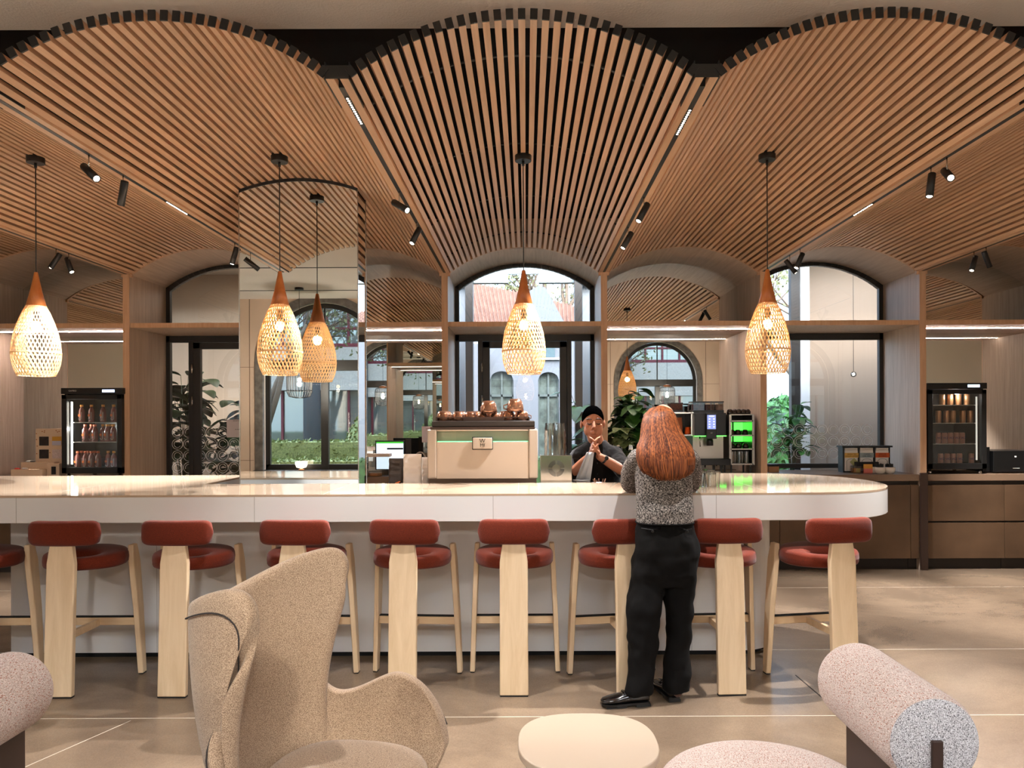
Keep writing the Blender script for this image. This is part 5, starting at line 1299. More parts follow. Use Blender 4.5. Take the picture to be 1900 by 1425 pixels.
for k in range(6): pcup('%s brown paper cup of the upturned stack on the side unit' % ['bottom', 'second', 'third', 'fourth', 'fifth', 'top'][k], (xs1, 7.88, zz + k * .018), mat('kraft_cup', (176, 106, 70), .7) if k == 0 else bpy.data.materials['kraft_cup'], .034, .085)
pcup('single orange paper cup upturned on the side unit', (W(1276, 800, 7.86).x, 7.87, zz), mat('orange_cup', (240, 100, 20), .5), .03, .075)
# cup warmer rack
wr = T('cup_warmer', 'steel cup warmer rack with green lit shelves, right of the coffee machine', 'cup rack', (W(1374, 830, CD).x + .02, CD + .02, ZK)); rw = .118
f_ = MB()
for s_ in (-1, 1): f_.box(s_ * rw - .012, s_ * rw + .012, 0, .36, .10, .615)
f_.build('side_post', M['steel'], wr); MB().box(-rw, rw, .34, .36, .1, .61).build('back_panel', M['plinth'], wr)
SH = [.10, .255, .395, .545]
for z in SH: MB().box(-rw, rw, 0, .34, z, z + .014).build('shelf', M['steel'], wr)
MB().box(-rw, rw, 0, .36, .612, .622).build('top_plate', M['steel'], wr)
for (z0, z1) in ((.44, .54),):
    for s_ in (-1, 1): MB().box(s_ * .06 - .05, s_ * .06 + .05, .335, .339, .45, .535).box(s_ * .06 - .05, s_ * .06 + .05, .335, .339, .33, .39).build('green_light_panel', emis('green_panel', (90, 240, 60), 2.2), wr)
for s_ in (-1, 1):
    for yy in (.04, .3): MB().box(s_ * .1 - .008, s_ * .1 + .008, yy - .008, yy + .008, 0, .10).build('foot', M['plasticblack'], wr)
M['blackcup'] = mat('black_glazed_cup', (30, 24, 22), .15, coat=.6)
bc = None; rwx, rwy = wr.location.x, wr.location.y
for z, xs_, nm in ((.409, (-.08, -.02, .055), 'upper lit shelf'), (.269, (-.08, -.015, .06), 'lower lit shelf'), (.622, (-.10, -.055, -.01, .035, .08), 'top of the rack')):
    for k, x in enumerate(xs_):
        lab = 'black coffee cup, %s from left on the %s of the cup warmer' % (ords[k], nm)
        if bc is None:
            bc = T('coffee_cup', lab, 'cup', (rwx + x, rwy + .08, ZK + z), 0, 'black cups on the cup warmer')
            MB().lathe([(.034, 0), (.033, .02), (.026, .045), (.018, .052), (.001, .053)], n=20).build('bowl', M['blackcup'], bc); MB().tube([(.03, 0, .012), (.046, 0, .016), (.045, 0, .03), (.028, 0, .036)], .0035, 6).build('cup_handle', M['blackcup'], bc)
        else: dup(bc, (rwx + x, rwy + .08, ZK + z), lab, rz=k * 1.3)
gs = None
for k, x in enumerate((-.08, -.045, -.005, .03, .07)):
    lab = 'latte glass, %s from left on the bottom shelf of the cup warmer' % ords[k]
    dup(gt, (rwx + x, rwy + .08 + .03 * (k % 2), ZK + .114), lab, scale=(.7, .7, 1.4), group='latte glasses in the cup warmer')
# small wooden sugar box beyond rack, on the tea window counter
sg_ = T('sachet_box', 'tiny box of sachets at the left end of the tea window counter', 'box', (W(1436, 875, 8.1).x, 8.1, ZK)); MB().box(-.055, .055, 0, .08, 0, .06).build('box_body', mat('light_wood_box', (196, 150, 110), .7), sg_); MB().box(-.05, .05, .005, .075, .06, .085).build('sachets', M['ink'], sg_)
# ---- plant on counter between barista and woman (real, in the right mirror alcove)
pb = W(1175, 830, 8.15)
plant((pb.x + .03, 8.12, ZK), .78, .15, 'bright green leafy plant in a pot behind the barista and the woman', 44, 'leaf', 22, .17, poth=.16, potr=.085, wd=.42, potmat=mat('pale_grey_pot', (190, 186, 180), .6))
M['varleaf'] = mat('variegated_cream_leaf', (150, 170, 120), .5, var=.45, vscale=40)
plant((pb.x - .12, 8.0, ZK), .42, .08, 'small variegated plant at the foot of the green plant', 45, 'varleaf', 9, .12, poth=.1, potr=.05, wd=.5)
# ---- tea rack
TDp = 8.02; tx = W(1608, 850, TDp).x
tr_ = T('tea_rack', 'black rack holding three tea tins on the window counter', 'rack', (tx, TDp, ZK)); tw = .252
MB().box(-tw - .015, tw + .015, -.02, .13, .265, .283).build('top_board', M['black'], tr_); MB().box(-tw, tw, 0, .12, 0, .012).build('bottom_board', M['black'], tr_)
for x in (-tw + .004, -.085, .085, tw - .008): MB().box(x - .006, x + .006, .0, .12, .012, .265).build('divider', M['black'], tr_)
def tin(x, c_, l1, l2, lab):
    t = T('tea_tin', lab, 'tin', (tx + x, TDp - .005, ZK + .012), 0, 'tea tins in the rack'); w_ = .07
    MB().box(-w_, w_, .0, .11, 0, .225).build('tin_body', M['wprint'], t, bevel=.008); MB().box(-w_ + .002, w_ - .002, .002, .108, .225, .248).build('tin_lid', mat('silvered_lid', (214, 208, 196), .3, .3), t, bevel=.004)
    MB().box(-w_ - .004, w_ + .004, -.003, .0, .145, .195).build('colour_band', mat('band_' + lab.split()[0], c_, .6), t)
    txt('lettering', l1, .019, M['ink'], t, (0, -.0038, .181)); txt('lettering', l2, .019, M['ink'], t, (0, -.0038, .16))
    a = MB(); pts = [(-.052, -.002, .01), (-.052, -.002, .11), (-.03, -.002, .128), (0, -.002, .132), (.03, -.002, .128), (.052, -.002, .11), (.052, -.002, .01)]; a.tube(pts, .0018, 4); a.build('label_outline', M['bronzedark'], t)
    return t
tin(-.163, (222, 178, 90), 'GREEN TEA', 'GINGER-LEMON', 'yellow-banded green tea tin, left in the black rack'); tin(0, (150, 164, 168), 'CLASSIC', 'EARL GREY', 'grey-banded earl grey tea tin, middle of the black rack'); tin(.165, (214, 96, 40), 'AFRICAN', 'ROOIBOS', 'orange-banded rooibos tea tin, right in the black rack')
tg = T('tea_bag_tag', 'olive diamond-shaped card hanging on the left tea tin', 'card', (tx - .14, TDp - .015, ZK + .11)); MB().prism([(-.045, 0), (0, -.045), (.045, 0), (0, .045)], -.001, .001, 'y').build('card_face', mat('olive_card', (168, 170, 118), .7), tg)
tbx = T('tea_bag_holder', 'clear holder of wrapped tea bags in front of the tea rack', 'holder', (tx - .03, TDp - .13, ZK))
MB().box(-.16, .12, 0, .10, 0, .075).build('clear_tray', M['gclear'], tbx)
for k, (a, b_, c_) in enumerate(((-.155, -.125, (214, 140, 60)), (-.12, -.08, (206, 180, 84)), (.02, .06, (204, 192, 130)), (.065, .11, (160, 158, 96)))): MB().box(a, b_, .03, .09, .004, .05).build('tea_bags', mat('teabag_%d' % k, c_, .6), tbx)
MB().box(-.12, .115, .035, .085, .051, .115).build('dark_sachets', M['ink'], tbx)
ob_ = T('tea_carton', 'orange and pink tea carton at the front of the tea bag holder', 'box', (tx - .055, TDp - .165, ZK + .001)); MB().box(-.042, .042, 0, .03, .05, .095).build('orange_half', mat('orange_carton', (228, 164, 70), .6), ob_); MB().box(-.042, .042, 0, .03, 0, .05).build('pink_half', mat('pink_carton', (222, 128, 116), .6), ob_)
bw0 = None
for k, (px, D) in enumerate(((1623, 7.90), (1633, 7.82), (1651, 7.82))):
    loc = (W(px, 870, D).x, D, ZK); lab = ['rear white bowl of dark sachets by the tea rack', 'front left white bowl of dark sachets by the tea rack', 'right white bowl of dark sachets by the tea rack'][k]
    if bw0 is None:
        bw0 = T('sachet_bowl', lab, 'bowl', loc, 0, 'white bowls of sachets'); MB().lathe([(.03, 0), (.045, .012), (.052, .035), (.053, .068), (.049, .068), (.045, .02)], n=28).build('bowl_body', mat('white_porcelain', (236, 230, 220), .2, coat=.3), bw0)
        q = MB(); r_ = random.Random(8)
        for j in range(16): a = r_.uniform(0, 6.28); rr = r_.uniform(0, .035); q.obox((rr * math.cos(a), rr * math.sin(a), .07 + r_.uniform(0, .012)), (math.cos(a), math.sin(a), .2), (-math.sin(a), math.cos(a), 0), (0, 0, 1), .012, .003, .022)
        q.build('dark_sachets', M['ink'], bw0)['kind'] = 'stuff'
    else: dup(bw0, loc, lab)
# paper notice on the left door
nd = T('paper_notice', 'white paper notice taped on the glass of the left door', 'notice', W(443, 795, DB - .085)); MB().box(-.135, .135, 0, .001, -.10, .10).build('paper', mat('lilac_white_paper', (214, 206, 208), .8), nd)
txt('lettering', 'ROOM RESERVATION', .017, M['ink'], nd, (.02, -.0008, .085), ext=.0001); txt('lettering', 'Booked from 10:00', .016, M['ink'], nd, (.02, -.0008, -.01), ext=.0001)
# ================================================================== people
def loft(mb, rings, n=24, ex=2.3):
    # rings: (cx, cy, cz, rx, ry) horizontal
    vs = []; fs = []
    for cx_, cy_, cz, rx, ry in rings:
        for k in range(n):
            a = 2 * math.pi * k / n; c_, s_ = math.cos(a), math.sin(a)
            vs.append((cx_ + rx * math.copysign(abs(c_) ** (2 / ex), c_), cy_ + ry * math.copysign(abs(s_) ** (2 / ex), s_), cz))
    for i in range(len(rings) - 1):
        for k in range(n): fs.append((i * n + k, i * n + (k + 1) % n, (i + 1) * n + (k + 1) % n, (i + 1) * n + k))
    b = len(mb.v); mb.add(vs, fs, True); m_ = len(rings) - 1
    mb.f += [tuple(b + k for k in range(n))[::-1], tuple(b + m_ * n + k for k in range(n))]; mb.sm += [True, True]
def smoothpath(P, per=4):
    P = [Vector(p) for p in P]; out = []
    for i in range(len(P) - 1):
        p0 = P[i - 1] if i else P[0]; p1, p2 = P[i], P[i + 1]; p3 = P[i + 2] if i + 2 < len(P) else P[-1]
        for j in range(per):
            t = j / per; out.append(0.5 * ((2 * p1) + (-p0 + p2) * t + (2 * p0 - 5 * p1 + 4 * p2 - p3) * t * t + (-p0 + 3 * p1 - 3 * p2 + p3) * t ** 3))
    out.append(P[-1]); return out
def limb(mb, P, rad, per=4, n=14, ry=None):
    pts = smoothpath(P, per); r_ = []
    for i in range(len(P) - 1):
        for j in range(per): t = j / per; t = t * t * (3 - 2 * t); r_.append(rad[i] * (1 - t) + rad[i + 1] * t)
    r_.append(rad[-1]); mb.tube(pts, r_, n, ry=[x * ry for x in r_] if ry else None)
    mb.ball(pts[0], rad[0] * .97, 12, 8); mb.ball(pts[-1], rad[-1] * .97, 12, 8)
def hand(mb, wrist, dirv, palm_n, size=1.0, curl=0.35, side=1):
    # palm box-like ellipsoid plus five fingers
    d = Vector(dirv).normalized(); nrm = Vector(palm_n); nrm = (nrm - d * nrm.dot(d)).normalized(); s_ = d.cross(nrm).normalized() * side
    w_ = Vector(wrist)
    for t, hw, th in ((.0, .024, .017), (.03, .034, .016), (.06, .040, .014), (.085, .040, .012)):
        for q in (-.7, -.25, .25, .7): mb.ball(w_ + d * t * size + s_ * hw * q * size, th * size, 8, 6)
    mb.tube([w_, w_ + d * .045 * size, w_ + d * .088 * size], [.026 * size, .036 * size, .038 * size], 12, ry=[.016 * size, .014 * size, .012 * size], up=nrm)
    for q, L in ((-.75, .062), (-.26, .076), (.24, .080), (.72, .070)):
        b_ = w_ + d * .085 * size + s_ * q * .042 * size; p = [b_]; dd = d.copy()
        for j in range(3):
            dd = (dd + nrm * curl).normalized(); p.append(p[-1] + dd * L * size * (.42, .33, .25)[j])
        mb.tube(p, [.0088 * size, .0085 * size, .0078 * size, .0065 * size], 8); mb.ball(p[-1], .0066 * size, 8, 6)
    b_ = w_ + d * .025 * size + s_ * .028 * size; td = (d * .6 + s_ * .75 + nrm * .3).normalized(); p = [b_, b_ + td * .035 * size, b_ + td * .035 * size + (td + d * .6).normalized() * .03 * size]
    p.append(p[-1] + (d + nrm * .3).normalized() * .022 * size); mb.tube(p, [.014 * size, .0115 * size, .0095 * size, .0075 * size], 8); mb.ball(p[-1], .0075 * size, 8, 6)
def shift(mb, o):
    mb.v = [(x - o[0], y - o[1], z - o[2]) for x, y, z in mb.v]; return mb
def skinmat(name, c, c2):
    m, n, l, b = newmat(name); b.inputs['Base Color'].default_value = lin(c) + (1,); b.inputs['Roughness'].default_value = .5
    b.inputs['Subsurface Weight'].default_value = .12; b.inputs['Subsurface Radius'].default_value = (.02, .008, .004); b.inputs['Subsurface Scale'].default_value = .5
    return m
# ------------------------------------------------ woman at the bar, seen from behind
WD = 4.20
def w3(px, py, D=WD): return W(px, py, D)
wo_ = (W(1222, 1290, 4.14).x, 4.16, 0)
wom = T('person', 'woman with long auburn hair, grey tweed jacket and black trousers leaning on bar', 'person', wo_)
M['skin1'] = skinmat('light_skin', (222, 176, 150), None)
def ring(px, py, hpx, ry, D): p = W(px, py, D); return (p.x, D, p.z, hpx * D / F, ry)
bd_ = MB()
loft(bd_, [ring(1231, 975, 40, .09, WD), ring(1231, 930, 40, .09, WD + .03), ring(1231, 880, 44, .10, WD + .06), ring(1231, 845, 46, .085, WD + .08), ring(1231, 830, 20, .06, WD + .09), ring(1231, 815, 16, .05, WD + .11), ring(1230, 800, 16, .05, WD + .12)])
bd_.ball(W(1230, 785, WD + .13), .088, 20, 14, (.86, 1.05, 1.22))
for e_ in (-1, 1):
    p = W(1230 + e_ * 26, 790, WD + .13); bd_.ball(p, .022, 10, 8, (.4, .7, 1.2))
fc = W(1230, 790, WD + .13); bd_.ball((fc.x, fc.y + .098, fc.z), .014, 10, 8, (.8, 1.1, 1.3)); bd_.ball((fc.x, fc.y + .07, fc.z - .06), .04, 12, 8, (1, .8, .7))
SHL, ELL, HNL = W(1184, 852, WD + .06), W(1169, 903, 4.41), W(1192, 896, 4.76)
SHR, ELR, HNR = W(1278, 852, WD + .06), W(1283, 903, 4.42), W(1262, 896, 4.78)
HNL.z = ZB + .035; HNR.z = ZB + .035; ELL.z = ZB + .048; ELR.z = ZB + .048
for a, b_, c_, sd in ((SHL, ELL, HNL, 1), (SHR, ELR, HNR, -1)):
    limb(bd_, [a, a.lerp(b_, .5), b_, b_.lerp(c_, .55), c_], [.043, .039, .034, .03, .021])
    hand(bd_, c_, (c_ - b_).normalized() + Vector((sd * .4, 0, 0)), (0, 0, -1), .92, .12, sd)
for lx, D0, ax_, ay in ((1196, 4.18, 1186, 4.10), (1258, 4.18, 1256, 4.16)):
    hp = W(1214 if lx < 1220 else 1252, 1000, 4.2); kn = W(1196 if lx < 1220 else 1263, 1130, 4.17); an = W(ax_, 1276, ay); 
    limb(bd_, [hp, kn, Vector((an.x, an.y, .085)), Vector((an.x, an.y, .05))], [.055, .045, .034, .034])
shift(bd_, wo_).build('body', M['skin1'], wom, remesh=.006, smooth_it=3)
# trousers
M['trous'] = fabric('black_twill', (9, 8, 7), (17, 15, 14), 500, bump=.2)
M['trous'].node_tree.nodes['Principled BSDF'].inputs['Sheen Weight'].default_value = 0
tr = MB()
loft(tr, [ring(1233, 962, 50, .112, WD + .0), ring(1234, 975, 51.5, .118, WD), ring(1236, 1000, 56, .135, WD - .01), ring(1236, 1030, 60.5, .150, WD - .015), ring(1234, 1060, 60.5, .150, WD - .01), ring(1232, 1082, 58, .13, WD)], 30, 2.4)
def legr(L, D0, D1):
    out = []
    for k, (y, a, b_) in enumerate(L):
        t = k / (len(L) - 1); D = D0 + (D1 - D0) * t; out.append(ring((a + b_) / 2, y, (b_ - a) / 2, (b_ - a) / 2 * D / F * (1.05 + .15 * math.sin(math.pi * t)), D))
    return out
loft(tr, legr([(1030, 1177, 1238), (1060, 1172, 1235), (1085, 1168, 1233), (1110, 1164, 1229.5), (1135, 1163, 1227), (1160, 1163.5, 1225), (1195, 1166, 1221), (1232, 1166, 1216), (1262, 1161, 1211), (1284, 1159, 1208)], WD - .01, 4.10), 26, 2.3)
loft(tr, legr([(1030, 1232, 1296), (1060, 1231, 1295), (1085, 1231, 1292), (1110, 1232, 1288), (1135, 1235, 1285.5), (1160, 1238, 1283), (1195, 1236, 1281), (1232, 1233, 1280), (1262, 1231, 1280), (1281, 1231, 1280)], WD, 4.17), 26, 2.3)
r_ = random.Random(12)
tro = shift(tr, wo_).build('trousers', M['trous'], wom, remesh=.007, smooth_it=4)
# soft creases
tx_ = bpy.data.textures.new('crease', 'CLOUDS'); tx_.noise_scale = .12; tx_.noise_depth = 1
dm = tro.modifiers.new('creases', 'DISPLACE'); dm.texture = tx_; dm.strength = .04; dm.mid_level = .5; dm.texture_coords = 'LOCAL'
bt = MB()
for px in (1211, 1275): p = W(px, 986, WD - .128); bt.lathe([(.001, 0), (.008, 0), (.008, .004), (.001, .004)], c=(0, 0, 0), n=12, cap=False); m12 = len(bt.v) - 48; bt.v[m12:] = [(p.x + x, p.y - z, p.z + y) for x, y, z in bt.v[m12:]]
for a, b_ in ((1190, 1226), (1262, 1284)): bt.tube([W(a, 980, WD - .108), W((a + b_) / 2, 983, WD - .132), W(b_, 981, WD - .118)], .0022, 5)
shift(bt, wo_).build('pocket_buttons', M['plasticblack'], tro)
# jacket
def tweed_mat():
    m, n, l, b = newmat('salt_and_pepper_tweed'); tc = n.new('ShaderNodeTexCoord'); outs = []
    for sc3 in ((130, 130, 700), (700, 700, 130)):
        mp = n.new('ShaderNodeMapping'); mp.inputs['Scale'].default_value = sc3; l.new(tc.outputs['Object'], mp.inputs[0]); no = n.new('ShaderNodeTexNoise'); no.inputs['Scale'].default_value = .62; no.inputs['Detail'].default_value = 3; l.new(mp.outputs[0], no.inputs['Vector']); outs.append(no)
    mxx = n.new('ShaderNodeMath'); mxx.operation = 'MAXIMUM'; l.new(outs[0].outputs['Fac'], mxx.inputs[0]); l.new(outs[1].outputs['Fac'], mxx.inputs[1])
    cr = n.new('ShaderNodeValToRGB'); e = cr.color_ramp.elements; e[0].position = .52; e[0].color = lin((34, 32, 32)) + (1,); e[1].position = .68; e[1].color = lin((206, 196, 186)) + (1,)
    l.new(mxx.outputs[0], cr.inputs[0]); l.new(cr.outputs[0], b.inputs['Base Color']); b.inputs['Roughness'].default_value = .95; b.inputs['Specular IOR Level'].default_value = .1
    bp = n.new('ShaderNodeBump'); bp.inputs['Strength'].default_value = .6; bp.inputs['Distance'].default_value = .004; l.new(mxx.outputs[0], bp.inputs['Height']); l.new(bp.outputs[0], b.inputs['Normal'])
    return m
M['jtweed'] = tweed_mat()
jk = MB()
loft(jk, [ring(1233, 968, 52.5, .128, WD - .005), ring(1233, 945, 52, .125, WD), ring(1232, 915, 51.5, .12, WD + .02), ring(1231, 885, 52, .12, WD + .035), ring(1231, 862, 53, .115, WD + .05), ring(1231, 845, 50, .10, WD + .06), ring(1231, 834, 40, .08, WD + .075), ring(1231, 824, 22, .065, WD + .09), ring(1231, 816, 19, .06, WD + .10)], 30, 2.5)
for a, b_, c_ in ((SHL, ELL, HNL), (SHR, ELR, HNR)):
    e2 = b_ + Vector((0, 0, .012)); c2_ = b_.lerp(c_, .86) + Vector((0, 0, .012))
    limb(jk, [a + Vector((0, 0, .0)), a.lerp(e2, .45) + Vector(((-.012 if a.x < wo_[0] + .02 else .008), 0, 0)), e2, e2.lerp(c2_, .5), c2_], [.062, .060, .054, .050, .046], n=18)
jko = shift(jk, wo_).build('jacket', M['jtweed'], wom, remesh=.006, smooth_it=3)
d2 = jko.modifiers.new('creases', 'DISPLACE'); t2 = bpy.data.textures.new('knit', 'CLOUDS'); t2.noise_scale = .07; d2.texture = t2; d2.strength = .010; d2.mid_level = .5; d2.texture_coords = 'LOCAL'
hm = MB(); n = 40; pts = []
for k in range(n):
    a = 2 * math.pi * k / n; c_, s_ = math.cos(a), math.sin(a); q = ring(1233, 968.5, 52.5, .128, WD - .005); pts.append((q[0] + (q[3] + .001) * math.copysign(abs(c_) ** .8, c_), q[1] + (q[4] + .001) * math.copysign(abs(s_) ** .8, s_), q[2]))
hm.tube(pts, .004, 6, closed=True); shift(hm, wo_).build('hem_trim', M['trous'], jko)
# hair : base mass and many tapering locks
LFT = [(752, 1221), (757, 1207), (768, 1196), (785, 1191), (805, 1189), (818, 1187), (828, 1181), (845, 1180), (865, 1183), (875, 1187), (885, 1197), (892, 1204)]
RGT = [(752, 1231), (757, 1243), (768, 1252), (785, 1258), (805, 1266), (818, 1276), (828, 1284), (845, 1290), (865, 1290.5), (875, 1290), (885, 1284), (892, 1278)]
def ed(L, y):
    for (a, xa), (b_, xb) in zip(L, L[1:]):
        if a <= y <= b_: return xa + (xb - xa) * (y - a) / (b_ - a)
    return L[0][1] if y < L[0][0] else L[-1][1]
hb = MB(); rg = []
for y in (753, 756, 762, 770, 780, 792, 806, 820, 834, 850, 862):
    a, b_ = ed(LFT, y), ed(RGT, y); t = (y - 752) / 126; D = WD + .12 - .135 * min(1, t * 1.3); ry = .105 + .008 * min(1, t * 1.2) if y > 765 else .03 + .075 * ((y - 752) / 13) ** .5
    rg.append(ring((a + b_) / 2, y, (b_ - a) / 2 - 2.5, ry, D))
loft(hb, rg[::-1], 30, 2.1)
def hair_mat():
    m, n, l, b = newmat('auburn_hair'); tc = n.new('ShaderNodeTexCoord'); mp = n.new('ShaderNodeMapping'); mp.inputs['Scale'].default_value = (160, 160, 9); l.new(tc.outputs['Object'], mp.inputs[0])
    no = n.new('ShaderNodeTexNoise'); no.inputs['Scale'].default_value = 1; no.inputs['Detail'].default_value = 5; l.new(mp.outputs[0], no.inputs['Vector']); ge = n.new('ShaderNodeNewGeometry')
    ad = n.new('ShaderNodeMath'); ad.operation = 'MULTIPLY_ADD'; l.new(ge.outputs['Random Per Island'], ad.inputs[0]); ad.inputs[1].default_value = .28; l.new(no.outputs['Fac'], ad.inputs[2])
    cr = n.new('ShaderNodeValToRGB'); e = cr.color_ramp.elements; e[0].position = .38; e[0].color = lin((48, 22, 10)) + (1,); e[1].position = .86; e[1].color = lin((168, 98, 50)) + (1,); x = e.new(.58); x.color = lin((98, 48, 22)) + (1,)
    l.new(ad.outputs[0], cr.inputs[0]); l.new(cr.outputs[0], b.inputs['Base Color']); b.inputs['Roughness'].default_value = .52; b.inputs['Specular IOR Level'].default_value = .35
    b.inputs['Anisotropic'].default_value = .5
    return m
M['hair'] = hair_mat(); r_ = random.Random(3)
for k in range(430):
    f_ = (k + .5) / 430 * 2 - 1; f_ += r_.uniform(-.01, .01); yend = 893 - 14 * abs(f_) ** 3 - r_.uniform(0, 20) * r_.random(); wv = r_.uniform(-1, 1); ph = r_.uniform(0, 6); lay = r_.random()
    pts = []; rad = []
    y0 = 753 + 6 * abs(f_) ** 2.5; NN = 12
    for j in range(NN + 1):
        t = j / NN; y = y0 + (yend - y0) * t; a, b_ = ed(LFT, min(y, 889)), ed(RGT, min(y, 889)); c_ = (a + b_) / 2; h_ = (b_ - a) / 2
        fx = f_ * (1 - .25 * max(0, t - .8)) + .018 * math.sin(ph + t * 7) * wv
        x = c_ + fx * h_ * .985; tt = (y - 752) / 126; D = WD + .12 - .135 * min(1, tt * 1.3); ry = .105 + .008 * min(1, tt * 1.2) if y > 765 else .03 + .075 * max(0, (y - 752) / 13) ** .5
        Dd = D - (ry + .004 + .006 * lay) * max(0.02, 1 - abs(fx) ** 2.1) ** .48
        pts.append(W(x, y, Dd)); rad.append((.0042 + .003 * lay) * (1 - .85 * t ** 4) * (.6 + .4 * min(1, t * 5)))
    hb.tube(pts, rad, 6, ry=[q * .6 for q in rad])
shift(hb, wo_).build('hair', M['hair'], wom, fix=False)
# shoes
M['patent'] = mat('black_polished_leather', (14, 12, 12), .12, coat=.6)
def shoe(name, heel, toe, label=None):
    heel = Vector(heel); toe = Vector(toe); d = (toe - heel); L = d.length; d.normalize(); s_ = Vector((-d.y, d.x, 0)); mb = MB(); n = 20; vs = []; fs = []
    sec = [(0, .026, .052, .0), (.04, .033, .068, 0), (.12, .036, .070, 0), (.25, .036, .060, 0), (.40, .036, .056, 0), (.55, .041, .050, 0), (.70, .046, .040, 0), (.85, .043, .032, 0), (.95, .032, .026, 0), (1, .014, .018, 0)]
    for t, w_, h, _ in sec:
        for k in range(n):
            a = 2 * math.pi * k / n; c_, s2 = math.cos(a), math.sin(a); z = .022 + h * .5 + h * .5 * math.copysign(abs(s2) ** .7, s2); p = heel + d * L * t + s_ * w_ * math.copysign(abs(c_) ** .7, c_) * (1 if s2 < .2 else 1 - .25 * (s2 - .2)); vs.append((p.x, p.y, z))
    for i in range(len(sec) - 1):
        for k in range(n): fs.append((i * n + k, i * n + (k + 1) % n, (i + 1) * n + (k + 1) % n, (i + 1) * n + k))
    mb.add(vs, fs, True); m_ = len(sec) - 1; mb.f += [tuple(range(n))[::-1], tuple(m_ * n + k for k in range(n))]; mb.sm += [True, True]
    so = shift(mb, wo_).build(name, M['patent'], wom)
    sl_ = MB(); pts = []
    for t, w_, h, _ in sec: p = heel + d * L * t + s_ * (w_ + .004); pts.append((p.x, p.y))
    for t, w_, h, _ in sec[::-1]: p = heel + d * L * t - s_ * (w_ + .004); pts.append((p.x, p.y))
    sl_.prism(pts, .012, .024, 'z'); hp = [heel - d * .004 + s_ * .034, heel + d * .075 + s_ * .038, heel + d * .075 - s_ * .038, heel - d * .004 - s_ * .034]; sl_.prism([(p.x, p.y) for p in hp], 0, .014, 'z')
    fp = [heel + d * .13 + s_ * .036, heel + d * .24 + s_ * .036, heel + d * .24 - s_ * .036, heel + d * .13 - s_ * .036]; sl_.prism([(p.x, p.y) for p in fp], 0, .014, 'z')
    shift(sl_, wo_).build('sole', M['plasticblack'], so)
    st_ = MB(); c_ = heel + d * L * .52; st_.tube([(c_.x + s_.x * q * .04, c_.y + s_.y * q * .04, .062 + .018 * math.sqrt(max(0, 1 - q * q))) for q in (-1, -.6, -.2, .2, .6, 1)], .007, 8, ry=.003); shift(st_, wo_).build('saddle_strap', M['patent'], so)
p_ = W(1205, 1300, 4.06); q_ = W(1118, 1300, 3.98); shoe('shoe', (p_.x, 4.10, 0), (q_.x, 4.06, 0))
p_ = W(1251, 1295, 4.14); shoe('shoe', (p_.x, 4.13, 0), (p_.x - .05, 4.38, 0))
msk = mat('glitter_sock', (96, 74, 66), .6, var=.5, vscale=200)
for ax_, ay in ((1186, 4.10), (1254, 4.16)):
    sk = MB(); an = W(ax_, 1276, ay); limb(sk, [(an.x, ay, .05), (an.x, ay, .16)], [.039, .041], 2); shift(sk, wo_).build('sock', msk, wom)
# ------------------------------------------------ barista behind the bar, facing the camera
BDp = 5.72; K = BDp / F
bo_ = (W(1100, 900, BDp).x, BDp, 0)
bar_ = T('person', 'barista in black shirt behind the bar, hands raised to his chin', 'person', bo_)
M['skin2'] = skinmat('tan_skin', (158, 102, 72), None)
b2_ = MB()
HC = W(1100, 787, BDp - .04)
def hp_(x, z, y): return Vector((HC.x + x, HC.y + y, HC.z + z))
# skull, jaw, neck (head width 0.165, height 0.25)
b2_.ball(hp_(0, .035, .01), .09, 24, 16, (.90, 1.08, 1.06)); b2_.ball(hp_(0, -.03, -.035), .072, 20, 14, (.88, .75, 1.05)); b2_.ball(hp_(0, -.085, -.050), .036, 14, 10, (1.1, .8, .85))
for s_ in (-1, 1):
    b2_.ball(hp_(s_ * .040, -.045, -.035), .036, 12, 8, (.9, .9, 1.2)); b2_.ball(hp_(s_ * .040, -.01, -.062), .024, 12, 8, (1.1, .8, .8))
    b2_.ball(hp_(s_ * .086, -.002, .01), .026, 12, 10, (.35, .7, 1.2))
b2_.tube([hp_(0, .02, -.088), hp_(0, -.005, -.100), hp_(0, -.028, -.108)], [.009, .011, .015], 10); b2_.ball(hp_(-.012, -.030, -.096), .010, 8, 6); b2_.ball(hp_(.012, -.030, -.096), .010, 8, 6)
for s_ in (-1, 1): b2_.tube([hp_(s_ * .012, .030, -.085), hp_(s_ * .032, .036, -.082), hp_(s_ * .054, .028, -.070)], .008, 8)
b2_.tube([hp_(-.024, -.058, -.084), hp_(0, -.054, -.095), hp_(.024, -.058, -.084)], [.005, .009, .005], 8); b2_.tube([hp_(-.022, -.066, -.083), hp_(0, -.069, -.093), hp_(.022, -.066, -.083)], [.005, .009, .005], 8)
nk = W(1108, 828, BDp + .03); limb(b2_, [hp_(.005, -.06, .01), nk, nk + Vector((0, .02, -.08))], [.056, .058, .075])
loft(b2_, [(nk.x, BDp + .05, .96, .16, .10), (nk.x, BDp + .05, 1.15, .17, .105), (nk.x, BDp + .05, 1.30, .17, .09), (nk.x, BDp + .05, 1.36, .08, .06)])
